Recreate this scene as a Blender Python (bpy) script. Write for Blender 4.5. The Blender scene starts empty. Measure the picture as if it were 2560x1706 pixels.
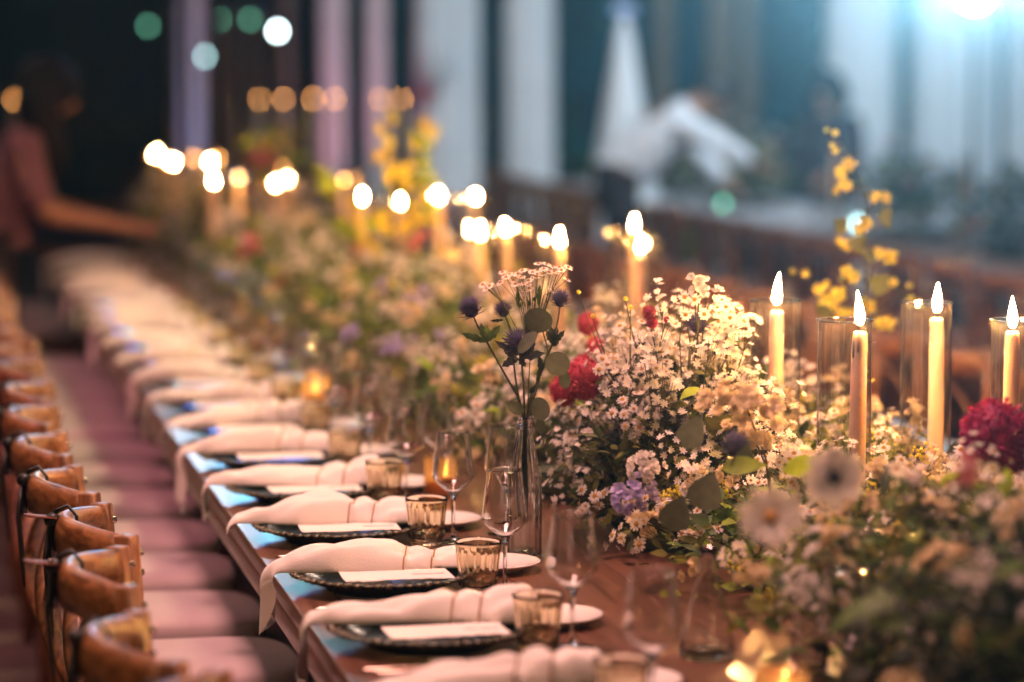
import bpy, bmesh, math, random
import numpy as np
from mathutils import Vector, Matrix, Euler, noise as mnoise
R = math.radians
PI = math.pi
rnd = random.Random(7)
SC = bpy.context.scene
COL = SC.collection

# ------------------------------------------------------------------ camera
cam = bpy.data.cameras.new('camera')
cam_o = bpy.data.objects.new('camera', cam)
COL.objects.link(cam_o)
cam_o.location = (0, 0, 1.69)
cam_o.rotation_euler = (R(90 - 5.53), 0, R(-11.6))
cam.lens = 105
cam.sensor_width = 36
cam.clip_start = 0.05
cam.clip_end = 500
cam.dof.use_dof = True
cam.dof.focus_distance = 5.40
cam.dof.aperture_fstop = 1.6
SC.camera = cam_o

# ------------------------------------------------------------------ world, moon, exposure
w = bpy.data.worlds.new('World')
SC.world = w
w.use_nodes = True
nt = w.node_tree
sky = nt.nodes.new('ShaderNodeTexSky')
sky.sky_type = 'NISHITA'
sky.sun_disc = False
sky.sun_elevation = R(-4.5)
sky.sun_rotation = R(200)
nt.links.new(sky.outputs['Color'], nt.nodes['Background'].inputs['Color'])
nt.nodes['Background'].inputs['Strength'].default_value = 0.06
moon = bpy.data.lights.new('moon_light', 'SUN')
moon.energy = 0.02
moon.angle = R(0.5)
moon.color = (.6, .75, 1)
mo = bpy.data.objects.new('moon_light', moon)
mo.rotation_euler = (R(40), 0, R(200))
COL.objects.link(mo)


def spot(name, loc, target, energy, color, size=60, blend=.6, radius=.2):
    l = bpy.data.lights.new(name, 'SPOT')
    l.energy = energy
    l.color = color
    l.spot_size = R(size)
    l.spot_blend = blend
    l.shadow_soft_size = radius
    o = bpy.data.objects.new(name, l)
    o.location = loc
    d = Vector(target) - Vector(loc)
    o.rotation_euler = d.to_track_quat('-Z', 'Y').to_euler()
    COL.objects.link(o)
    return o


# the party's floodlights out of view, and an added lamp on the garland
spot('warm_flood', (.6, 5.0, 5.0), (1.15, 5.0, .75), 900, (1, .485, .43), 84, 1, .6)
spot('added_garland_fill', (2.6, 8.8, 5.4), (1.5, 8.6, 1.0), 800, (1, .80, .44), 84, 1, .5)  # added fill lamp that only brightens the flower run
spot('warm_flood', (.7, 10.5, 5.6), (.8, 11.0, .75), 110, (1, .48, .42), 100, 1, .7)
spot('pink_flood', (-2.4, 8.0, 4.6), (.4, 9.0, .5), 380, (1, .22, .34), 75, 1, .5)
spot('amber_flood', (-2.2, 1.4, 3.2), (.35, 4.8, .9), 110, (1, .5, .22), 60, 1, .35)
# row of coloured stage lamps on the mast behind the far table end
spot('stage_lamp', (1.72, 15.2, 2.42), (.7, 5.6, .75), 20, (.16, .28, 1), 34, .6, .10)
spot('stage_lamp', (1.50, 15.2, 2.70), (.7, 5.1, .75), 26, (.10, .50, 1), 34, .6, .10)
spot('stage_lamp', (1.60, 15.2, 3.02), (.7, 4.6, .75), 28, (.2, .8, .6), 34, .6, .10)
spot('back_spot', (.9, 15.2, 3.3), (.36, 5.2, .87), 130, (.62, .80, 1), 13, .7, .10)
# cool floods on the drapes, hedge and second table
spot('cool_flood', (5.8, 11.6, 5.8), (5.3, 18.6, 1.3), 2200, (.66, .86, 1), 52, 1, .3)
spot('teal_flood', (10.0, 22.5, 4.5), (9.4, 28, 1.5), 3600, (.012, .32, .90), 105, 1, .3)
spot('pink_uplight', (2.75, 19.6, .3), (2.95, 21, 1.9), 45, (1, .12, .42), 60, .8, .06)
spot('violet_uplight', (1.7, 19.9, .3), (2.0, 21.2, 2.0), 30, (.5, .30, 1), 60, .8, .06)

SC.view_settings.view_transform = 'Standard'
SC.view_settings.look = 'None'
SC.view_settings.exposure = 0.4
SC.view_settings.gamma = 1
SC.view_settings.use_curve_mapping = False
SC.render.engine = 'CYCLES'
cy = SC.cycles
cy.use_denoising = True
cy.max_bounces = 12
cy.diffuse_bounces = 2
cy.glossy_bounces = 4
cy.transmission_bounces = 10
cy.transparent_max_bounces = 24
cy.caustics_reflective = False
cy.caustics_refractive = False
cy.sample_clamp_indirect = 15
cy.sample_clamp_direct = 0
cy.use_light_tree = True


# ------------------------------------------------------------------ materials
def pmat(name, col, rough=.5, metal=0, spec=.5, var=0, vscale=20, bump=0, bscale=60, sheen=0, coat=0, randval=0, stretch=None):
    m = bpy.data.materials.new(name)
    m.use_nodes = True
    t = m.node_tree
    b = t.nodes['Principled BSDF']
    b.inputs['Base Color'].default_value = (*col, 1)
    b.inputs['Roughness'].default_value = rough
    b.inputs['Metallic'].default_value = metal
    b.inputs['Specular IOR Level'].default_value = spec
    b.inputs['Sheen Weight'].default_value = sheen
    b.inputs['Coat Weight'].default_value = coat
    b.inputs['Coat Roughness'].default_value = .12
    tc = t.nodes.new('ShaderNodeTexCoord')
    mp = t.nodes.new('ShaderNodeMapping')
    t.links.new(tc.outputs['Object'], mp.inputs['Vector'])
    if stretch:
        mp.inputs['Scale'].default_value = stretch
    if var or randval:
        n = t.nodes.new('ShaderNodeTexNoise')
        n.inputs['Scale'].default_value = vscale
        n.inputs['Detail'].default_value = 6
        t.links.new(mp.outputs['Vector'], n.inputs['Vector'])
        mr = t.nodes.new('ShaderNodeMapRange')
        mr.inputs[1].default_value = .25
        mr.inputs[2].default_value = .75
        mr.inputs[3].default_value = 1 - var
        mr.inputs[4].default_value = 1 + var
        t.links.new(n.outputs['Fac'], mr.inputs[0])
        val = mr.outputs[0]
        hs = t.nodes.new('ShaderNodeHueSaturation')
        hs.inputs['Color'].default_value = (*col, 1)
        if randval:
            oi = t.nodes.new('ShaderNodeObjectInfo')
            m2 = t.nodes.new('ShaderNodeMapRange')
            m2.inputs[3].default_value = 1 - randval
            m2.inputs[4].default_value = 1 + randval
            t.links.new(oi.outputs['Random'], m2.inputs[0])
            mm = t.nodes.new('ShaderNodeMath')
            mm.operation = 'MULTIPLY'
            t.links.new(val, mm.inputs[0])
            t.links.new(m2.outputs[0], mm.inputs[1])
            val = mm.outputs[0]
        t.links.new(val, hs.inputs['Value'])
        t.links.new(hs.outputs['Color'], b.inputs['Base Color'])
    if bump:
        n2 = t.nodes.new('ShaderNodeTexNoise')
        n2.inputs['Scale'].default_value = bscale
        n2.inputs['Detail'].default_value = 5
        t.links.new(mp.outputs['Vector'], n2.inputs['Vector'])
        bp = t.nodes.new('ShaderNodeBump')
        bp.inputs['Strength'].default_value = bump
        bp.inputs['Distance'].default_value = .004
        t.links.new(n2.outputs['Fac'], bp.inputs['Height'])
        t.links.new(bp.outputs['Normal'], b.inputs['Normal'])
    return m


def leafmat(name, col, trans=.35, rough=.55, var=.35, vscale=30):
    """thin two-sided tissue: diffuse + light passing through"""
    m = bpy.data.materials.new(name)
    m.use_nodes = True
    t = m.node_tree
    t.nodes.remove(t.nodes['Principled BSDF'])
    out = t.nodes['Material Output']
    tc = t.nodes.new('ShaderNodeTexCoord')
    n = t.nodes.new('ShaderNodeTexNoise')
    n.inputs['Scale'].default_value = vscale
    t.links.new(tc.outputs['Object'], n.inputs['Vector'])
    oi = t.nodes.new('ShaderNodeObjectInfo')
    ad = t.nodes.new('ShaderNodeMath')
    ad.operation = 'ADD'
    t.links.new(n.outputs['Fac'], ad.inputs[0])
    m3 = t.nodes.new('ShaderNodeMath')
    m3.operation = 'MULTIPLY_ADD'
    m3.inputs[1].default_value = .4
    m3.inputs[2].default_value = -.2
    t.links.new(oi.outputs['Random'], m3.inputs[0])
    t.links.new(m3.outputs[0], ad.inputs[1])
    mr = t.nodes.new('ShaderNodeMapRange')
    mr.inputs[1].default_value = .2
    mr.inputs[2].default_value = .8
    mr.inputs[3].default_value = 1 - var
    mr.inputs[4].default_value = 1 + var
    t.links.new(ad.outputs[0], mr.inputs[0])
    hs = t.nodes.new('ShaderNodeHueSaturation')
    hs.inputs['Color'].default_value = (*col, 1)
    t.links.new(mr.outputs[0], hs.inputs['Value'])
    p = t.nodes.new('ShaderNodeBsdfPrincipled')
    p.inputs['Roughness'].default_value = rough
    p.inputs['Specular IOR Level'].default_value = .35
    t.links.new(hs.outputs['Color'], p.inputs['Base Color'])
    tr = t.nodes.new('ShaderNodeBsdfTranslucent')
    t.links.new(hs.outputs['Color'], tr.inputs['Color'])
    mx = t.nodes.new('ShaderNodeMixShader')
    mx.inputs[0].default_value = trans
    t.links.new(p.outputs[0], mx.inputs[1])
    t.links.new(tr.outputs[0], mx.inputs[2])
    t.links.new(mx.outputs[0], out.inputs['Surface'])
    return m


def glassmat(name, col, rough=0.0, ior=1.5):
    m = bpy.data.materials.new(name)
    m.use_nodes = True
    t = m.node_tree
    t.nodes.remove(t.nodes['Principled BSDF'])
    g = t.nodes.new('ShaderNodeBsdfGlass')
    g.inputs['Color'].default_value = (*col, 1)
    g.inputs['Roughness'].default_value = rough
    g.inputs['IOR'].default_value = ior
    t.links.new(g.outputs[0], t.nodes['Material Output'].inputs['Surface'])
    return m


def thinglass(name, tint, refl=1.0, diffuse=0, dcol=(1, 1, 1)):
    """single-wall thin glass: straight-through light plus Fresnel reflection"""
    m = bpy.data.materials.new(name)
    m.use_nodes = True
    t = m.node_tree
    t.nodes.remove(t.nodes['Principled BSDF'])
    tr = t.nodes.new('ShaderNodeBsdfTransparent')
    tr.inputs['Color'].default_value = (*tint, 1)
    gl = t.nodes.new('ShaderNodeBsdfGlossy')
    gl.inputs['Roughness'].default_value = .03
    lw = t.nodes.new('ShaderNodeLayerWeight')
    lw.inputs['Blend'].default_value = .5
    pw = t.nodes.new('ShaderNodeMath')
    pw.operation = 'POWER'
    pw.inputs[1].default_value = 3.0
    t.links.new(lw.outputs['Facing'], pw.inputs[0])
    sc = t.nodes.new('ShaderNodeMath')
    sc.operation = 'MULTIPLY_ADD'
    sc.inputs[1].default_value = .50 * refl
    sc.inputs[2].default_value = .07 * refl
    t.links.new(pw.outputs[0], sc.inputs[0])
    mx = t.nodes.new('ShaderNodeMixShader')
    base = tr.outputs[0]
    if diffuse:
        tl = t.nodes.new('ShaderNodeBsdfTranslucent')
        tl.inputs['Color'].default_value = (*dcol, 1)
        m0 = t.nodes.new('ShaderNodeMixShader')
        m0.inputs[0].default_value = diffuse
        t.links.new(tr.outputs[0], m0.inputs[1])
        t.links.new(tl.outputs[0], m0.inputs[2])
        base = m0.outputs[0]
    t.links.new(sc.outputs[0], mx.inputs[0])
    t.links.new(base, mx.inputs[1])
    t.links.new(gl.outputs[0], mx.inputs[2])
    t.links.new(mx.outputs[0], t.nodes['Material Output'].inputs['Surface'])
    return m


def emat(name, col, strength):
    m = bpy.data.materials.new(name)
    m.use_nodes = True
    t = m.node_tree
    t.nodes.remove(t.nodes['Principled BSDF'])
    e = t.nodes.new('ShaderNodeEmission')
    e.inputs['Color'].default_value = (*col, 1)
    e.inputs['Strength'].default_value = strength
    t.links.new(e.outputs[0], t.nodes['Material Output'].inputs['Surface'])
    return m


def woodmat(name, c1, c2, rough, axis='y', scale=3.0, coat=.3):
    m = bpy.data.materials.new(name)
    m.use_nodes = True
    t = m.node_tree
    b = t.nodes['Principled BSDF']
    tc = t.nodes.new('ShaderNodeTexCoord')
    mp = t.nodes.new('ShaderNodeMapping')
    s = {'x': (1.2, 22, 22), 'y': (22, 1.2, 22), 'z': (22, 22, 1.2)}[axis]
    mp.inputs['Scale'].default_value = s
    oi = t.nodes.new('ShaderNodeObjectInfo')
    va = t.nodes.new('ShaderNodeVectorMath')
    va.operation = 'SCALE'
    va.inputs[0].default_value = (17, 31, 11)
    t.links.new(oi.outputs['Random'], va.inputs['Scale'])
    t.links.new(va.outputs[0], mp.inputs['Location'])
    t.links.new(tc.outputs['Object'], mp.inputs['Vector'])
    n = t.nodes.new('ShaderNodeTexNoise')
    n.inputs['Scale'].default_value = scale
    n.inputs['Detail'].default_value = 8
    n.inputs['Distortion'].default_value = .6
    t.links.new(mp.outputs['Vector'], n.inputs['Vector'])
    cr = t.nodes.new('ShaderNodeValToRGB')
    cr.color_ramp.elements[0].position = .3
    cr.color_ramp.elements[0].color = (*c1, 1)
    cr.color_ramp.elements[1].position = .72
    cr.color_ramp.elements[1].color = (*c2, 1)
    t.links.new(n.outputs['Fac'], cr.inputs['Fac'])
    t.links.new(cr.outputs['Color'], b.inputs['Base Color'])
    mr = t.nodes.new('ShaderNodeMapRange')
    mr.inputs[3].default_value = rough - .08
    mr.inputs[4].default_value = rough + .12
    t.links.new(n.outputs['Fac'], mr.inputs[0])
    t.links.new(mr.outputs[0], b.inputs['Roughness'])
    b.inputs['Coat Weight'].default_value = coat
    b.inputs['Coat Roughness'].default_value = .18
    bp = t.nodes.new('ShaderNodeBump')
    bp.inputs['Strength'].default_value = .25
    bp.inputs['Distance'].default_value = .002
    t.links.new(n.outputs['Fac'], bp.inputs['Height'])
    t.links.new(bp.outputs['Normal'], b.inputs['Normal'])
    return m


M = {}
M['table'] = woodmat('table_wood', (.075, .030, .017), (.17, .078, .046), .30, 'y', 3, .2)
M['chair'] = woodmat('chair_wood', (.085, .028, .010), (.36, .15, .052), .40, 'z', 3, .18)
M['chair_rail'] = woodmat('chair_rail_wood', (.09, .030, .010), (.38, .16, .055), .34, 'y', 3, .25)
M['cushion'] = pmat('cushion_cotton', (.48, .37, .38), .9, var=.08, vscale=9, bump=.25, bscale=400, sheen=.2)
M['linen'] = pmat('linen', (.80, .74, .68), .9, var=.05, vscale=14, bump=.3, bscale=500, sheen=.25)
M['string'] = pmat('gold_cord', (.36, .19, .07), .5)
M['charger'] = pmat('green_glaze', (.012, .018, .010), .18, var=.4, vscale=25, coat=.4)
M['rim'] = pmat('antique_rim', (.075, .060, .030), .3, metal=.35, var=.5, vscale=90, coat=.4)
M['paper'] = pmat('card_paper', (.80, .72, .66), .85, var=.04, vscale=60, bump=.15, bscale=220)
M['ink'] = pmat('brown_ink', (.16, .09, .07), .7)
M['amber'] = glassmat('amber_glass', (.985, .95, .86))
M['clear'] = glassmat('clear_glass', (.98, .985, .98))
M['thin'] = thinglass('thin_glass', (.975, .975, .97), 2.3, .004, (.9, .9, .9))
M['wineglass'] = thinglass('wine_glass_wall', (.95, .95, .95), 2.2, .05, (.9, .9, .9))
M['bowl'] = glassmat('bowl_glass', (.985, .985, .98), 0, 1.62)
M['water'] = glassmat('water', (.99, 1, 1), 0, 1.33)
M['votive'] = thinglass('amber_votive_glass', (.97, .74, .42), .9, .35, (.97, .78, .50))
M['porcelain'] = pmat('white_porcelain', (.78, .73, .70), .15, coat=.3)
M['steel'] = pmat('cutlery_steel', (.62, .48, .38), .2, metal=1)
M['wax'] = pmat('ivory_wax', (.80, .60, .46), .45, var=.03)
_b = M['wax'].node_tree.nodes['Principled BSDF']
_b.inputs['Subsurface Weight'].default_value = .85
_b.inputs['Subsurface Radius'].default_value = (1, .75, .45)
_b.inputs['Subsurface Scale'].default_value = .03
M['wick'] = pmat('wick', (.02, .015, .01), .9)
M['flame'] = emat('candle_flame', (1, .46, .15), 1250)
for _k in ('flame',):
    _t = M[_k].node_tree
    _e = _t.nodes['Emission']
    _c = _t.nodes.new('ShaderNodeTexCoord')
    _x = _t.nodes.new('ShaderNodeSeparateXYZ')
    _r = _t.nodes.new('ShaderNodeValToRGB')
    _r.color_ramp.elements[0].position = .06
    _r.color_ramp.elements[0].color = (.0004, .0004, .0006, 1)
    _r.color_ramp.elements[1].position = .34
    _r.color_ramp.elements[1].color = (1, 1, 1, 1)
    _m = _t.nodes.new('ShaderNodeMath')
    _m.operation = 'MULTIPLY'
    _m.inputs[1].default_value = 2600
    _t.links.new(_c.outputs['Generated'], _x.inputs[0])
    _t.links.new(_x.outputs['Z'], _r.inputs['Fac'])
    _t.links.new(_r.outputs['Color'], _m.inputs[0])
    _t.links.new(_m.outputs[0], _e.inputs['Strength'])
M['flame_votive'] = emat('votive_flame', (1, .6, .28), 11)
M['flame_far'] = emat('far_candle_flame', (1, .42, .11), 40)
M['leaf_dark'] = leafmat('dark_leaf', (.035, .050, .018))
M['leaf_green'] = leafmat('green_leaf', (.095, .165, .03))
M['leaf_olive'] = leafmat('olive_leaf', (.165, .175, .035))
M['leaf_lime'] = leafmat('lime_leaf', (.32, .44, .04), .5)
M['leaf_grey'] = leafmat('eucalyptus_leaf', (.10, .115, .068), .2, .5, .25, 60)
M['stem'] = leafmat('stem_green', (.085, .085, .035), .1)
M['p_white'] = leafmat('white_petal', (.80, .74, .68), .4, .6, .1)
M['p_cream'] = leafmat('cream_petal', (.78, .64, .38), .4, .6, .12)
M['p_yellow'] = leafmat('yellow_petal', (.90, .80, .07), .45, .6, .15)
M['p_orange'] = leafmat('orange_petal', (.90, .66, .07), .45, .6, .15)
M['p_lav'] = leafmat('lavender_petal', (.58, .50, .78), .4, .6, .12)
M['p_red'] = leafmat('crimson_petal', (.55, .065, .10), .25, .6, .3, 200)
M['p_mag'] = leafmat('magenta_petal', (.36, .015, .10), .25, .6, .3, 160)
M['p_pink'] = leafmat('pink_petal', (.68, .22, .22), .4, .6, .2)
M['thistle'] = leafmat('thistle_purple', (.055, .042, .105), .15, .6, .3)
M['bract'] = leafmat('thistle_bract', (.045, .050, .055), .15, .6, .3)
M['eye'] = pmat('flower_eye', (.50, .26, .04), .8, bump=.5, bscale=900)
M['eye_dark'] = pmat('dark_eye', (.02, .016, .022), .7)
M['drape'] = pmat('white_drape', (.72, .72, .74), .9, var=.06, vscale=3)
M['post'] = pmat('painted_post', (.55, .53, .52), .7, var=.12, vscale=6)
M['post_dark'] = pmat('timber_post', (.12, .09, .06), .7, var=.3, vscale=6)
M['skin'] = pmat('skin_tan', (.36, .17, .10), .5, var=.06)
M['skin2'] = pmat('skin_brown', (.30, .14, .08), .5, var=.06)
M['hair'] = pmat('black_hair', (.004, .0035, .0035), .6, spec=.15, bump=.6, bscale=90)
M['hairb'] = pmat('brown_hair', (.02, .012, .008), .5, bump=.6, bscale=90)
M['pinkcloth'] = pmat('pink_cotton', (.16, .07, .095), .9, var=.08, vscale=8)
M['shirt'] = pmat('white_shirt', (.74, .75, .80), .85, var=.05, vscale=7)
M['darkcloth'] = pmat('dark_cloth', (.018, .014, .022), .85)
M['eyeball'] = pmat('eye_dark_brown', (.06, .045, .04), .2)
M['ground'] = pmat('courtyard_ground', (.075, .05, .04), .75, var=.35, vscale=3, bump=.4, bscale=30)
M['blackmetal'] = pmat('black_metal', (.015, .015, .017), .4, metal=.6)
M['lens'] = emat('lamp_lens', (.55, .88, 1), 60)
M['lens_blue'] = emat('blue_lamp_lens', (.16, .28, 1), 2)
M['lens_cyan'] = emat('cyan_lamp_lens', (.12, .5, 1), 3)
M['lens_teal'] = emat('teal_lamp_lens', (.2, .8, .6), 2.5)
M['bulb_cool'] = emat('cool_bulb', (.55, .95, .95), 9)
M['bulb_green'] = emat('green_bulb', (.25, .85, .55), 3)
M['bulb_bright'] = emat('bright_bulb', (.7, .95, 1), 40)
M['leather'] = pmat('brown_leather', (.16, .045, .025), .5, var=.2)
M['ribbon'] = pmat('black_ribbon', (.008, .008, .010), .4)
M['cloth2'] = pmat('pale_tablecloth', (.50, .46, .48), .9, var=.06, vscale=4)
M['wall'] = pmat('terracotta_wall', (.30, .19, .16), .9, var=.15, vscale=2)


# ------------------------------------------------------------------ mesh helpers
class MB:
    def __init__(self):
        self.v, self.f, self.m = [], [], []

    def add(self, V, F, mi=0, mat=None):
        n = len(self.v)
        if mat is not None:
            V = [mat @ Vector(p) for p in V]
        self.v += [tuple(p) for p in V]
        self.f += [tuple(i + n for i in f) for f in F]
        self.m += [mi] * len(F)
        return self

    def mesh(self, name, mats, smooth=True, bevel=0, bseg=2, flat_angle=None):
        me = bpy.data.meshes.new(name)
        me.from_pydata(self.v, [], self.f)
        for x in (mats if isinstance(mats, (list, tuple)) else [mats]):
            me.materials.append(M[x] if isinstance(x, str) else x)
        me.polygons.foreach_set('material_index', self.m)
        if bevel:
            bm = bmesh.new()
            bm.from_mesh(me)
            bmesh.ops.remove_doubles(bm, verts=bm.verts, dist=1e-5)
            es = [e for e in bm.edges if len(e.link_faces) == 2 and e.calc_face_angle(0) > .5]
            bmesh.ops.bevel(bm, geom=es, offset=bevel, segments=bseg, affect='EDGES', profile=.5)
            bm.to_mesh(me)
            bm.free()
        me.polygons.foreach_set('use_smooth', [smooth] * len(me.polygons))
        me.update()
        return me


def box(x0, x1, y0, y1, z0, z1):
    V = [(x0, y0, z0), (x1, y0, z0), (x1, y1, z0), (x0, y1, z0), (x0, y0, z1), (x1, y0, z1), (x1, y1, z1), (x0, y1, z1)]
    F = [(3, 2, 1, 0), (4, 5, 6, 7), (0, 1, 5, 4), (1, 2, 6, 5), (2, 3, 7, 6), (3, 0, 4, 7)]
    return V, F


def lathe(prof, seg=24, mod=None, closed=False):
    V, F = [], []
    n = len(prof)
    for k, (r, z) in enumerate(prof):
        for i in range(seg):
            a = 2 * PI * i / seg
            rr, zz = (r, z) if mod is None else mod(r, z, a, k)
            V.append((rr * math.cos(a), rr * math.sin(a), zz))
    for k in range(n - 1 + (1 if closed else 0)):
        k2 = (k + 1) % n
        for i in range(seg):
            j = (i + 1) % seg
            F.append((k * seg + i, k * seg + j, k2 * seg + j, k2 * seg + i))
    if not closed:
        if prof[0][0] < .0015:
            F.append(tuple(range(seg))[::-1])
        if prof[-1][0] < .0015:
            F.append(tuple((n - 1) * seg + i for i in range(seg)))
    return V, F


def tube(path, rad, seg=6, cap=True, sx=1, sy=1, sq=1.0):
    P = [Vector(p) for p in path]
    n = len(P)
    if not isinstance(rad, (list, tuple)):
        rad = [rad] * n
    V, F = [], []
    t0 = (P[1] - P[0]).normalized()
    u = t0.orthogonal().normalized() if abs(t0.z) > .95 else t0.cross(Vector((0, 0, 1))).normalized()
    for k in range(n):
        t = (P[min(k + 1, n - 1)] - P[max(k - 1, 0)])
        t = t.normalized() if t.length > 1e-9 else t0
        u = (u - t * u.dot(t))
        u = u.normalized() if u.length > 1e-9 else t.orthogonal().normalized()
        v = t.cross(u)
        for i in range(seg):
            a = 2 * PI * i / seg
            ca, sa = math.cos(a), math.sin(a)
            if sq != 1.0:
                ca, sa = math.copysign(abs(ca) ** sq, ca), math.copysign(abs(sa) ** sq, sa)
            V.append(P[k] + u * (ca * rad[k] * sx) + v * (sa * rad[k] * sy))
    for k in range(n - 1):
        for i in range(seg):
            j = (i + 1) % seg
            F.append((k * seg + i, k * seg + j, (k + 1) * seg + j, (k + 1) * seg + i))
    if cap:
        F.append(tuple(range(seg))[::-1])
        F.append(tuple((n - 1) * seg + i for i in range(seg)))
    return V, F


def ellipsoid(c, r, su=12, sv=8, noisef=0, nsc=8, p=1.0):
    V, F = [], []
    for k in range(sv + 1):
        ph = PI * k / sv - PI / 2
        for i in range(su):
            a = 2 * PI * i / su
            cp, sp, ca, sa = math.cos(ph), math.sin(ph), math.cos(a), math.sin(a)
            sg = lambda x: math.copysign(abs(x) ** p, x)
            d = Vector((sg(cp) * sg(ca), sg(cp) * sg(sa), sg(sp)))
            if noisef:
                d = d * (1 + noisef * mnoise.noise(Vector((cp * ca, cp * sa, sp)) * nsc))
            V.append((c[0] + d.x * r[0], c[1] + d.y * r[1], c[2] + d.z * r[2]))
    for k in range(sv):
        for i in range(su):
            j = (i + 1) % su
            F.append((k * su + i, k * su + j, (k + 1) * su + j, (k + 1) * su + i))
    return V, F


def obj(name, me, parent=None, loc=(0, 0, 0), rot=None):
    o = bpy.data.objects.new(name, me)
    COL.objects.link(o)
    o.location = loc
    if rot is not None:
        o.rotation_euler = rot
    if parent:
        o.parent = parent
    return o


def tag(o, label, cat, group=None):
    o['label'] = label
    o['category'] = cat
    if group:
        o['group'] = group
    return o


def thing(name, label, cat, loc=(0, 0, 0), rz=0, group=None):
    o = bpy.data.objects.new(name, None)
    o.empty_display_size = .05
    COL.objects.link(o)
    o.location = loc
    o.rotation_euler = (0, 0, rz)
    return tag(o, label, cat, group)


def struct(name, me, **k):
    o = obj(name, me, **k)
    o['kind'] = 'structure'
    return o


def stuffpart(o):
    o['kind'] = 'stuff'
    return o


def dup(root, loc, rz=None, label=None):
    r = root.copy()
    COL.objects.link(r)
    r.location = loc
    if rz is not None:
        r.rotation_euler = (0, 0, rz)
    if label:
        r['label'] = label
    for ch in root.children:
        c = ch.copy()
        COL.objects.link(c)
        c.parent = r
        for g in ch.children:
            d = g.copy()
            COL.objects.link(d)
            d.parent = c
    return r


ORD = ['first', 'second', 'third', 'fourth', 'fifth', 'sixth', 'seventh', 'eighth', 'ninth', 'tenth', 'eleventh', 'twelfth',
       'thirteenth', 'fourteenth', 'fifteenth', 'sixteenth', 'seventeenth', 'eighteenth', 'nineteenth', 'twentieth', 'twenty-first']

# ------------------------------------------------------------------ ground
mb = MB().add([(-60, -20, 0), (80, -20, 0), (80, 120, 0), (-60, 120, 0)], [(0, 1, 2, 3)])
struct('ground', mb.mesh('ground', 'ground', False))

# ------------------------------------------------------------------ main table
TX0, TX1, TY0, TY1, TZ = .648, 2.50, 1.6, 14.45, .75
table = thing('banquet_table', 'long dark wooden banquet table running the whole length of the picture under the flowers', 'table', (TX0, TY0, 0))
NP = 9
pw = (TX1 - TX0) / NP
L = TY1 - TY0
for i in range(NP):
    me = MB().add(*box(0, pw - .0012, 0, L, TZ - .035, TZ)).mesh('plank', 'table', True, .0035 if i == 0 else .0012, 3)
    obj('plank', me, table, (i * pw, 0, 0))
for nm, a in (('apron', (.004, .026, .03, L - .03, TZ - .085, TZ - .0355)), ('apron', (TX1 - TX0 - .026, TX1 - TX0 - .004, .03, L - .03, TZ - .085, TZ - .0355)),
              ('apron', (.03, TX1 - TX0 - .03, L - .03, L - .006, TZ - .085, TZ - .0355))):
    obj(nm, MB().add(*box(*a)).mesh('apron', 'table', True, .003, 2), table)
lm = MB().add(*box(-.04, .04, -.04, .04, 0, TZ - .036)).mesh('leg', 'table', True, .004, 2)
for y in np.linspace(.5, L - .3, 6):
    for x in (.34, TX1 - TX0 - .34):
        obj('leg', lm, table, (x, y, 0))

# ------------------------------------------------------------------ chairs
CUSH = MB().add(*ellipsoid((0, 0, .472), (.215, .190, .047), 40, 14, 0, 1, .5)).mesh('cushion', 'cushion')


def bow(y, hw, depth):
    return -depth * (1 - (y / hw) ** 2)


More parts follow.
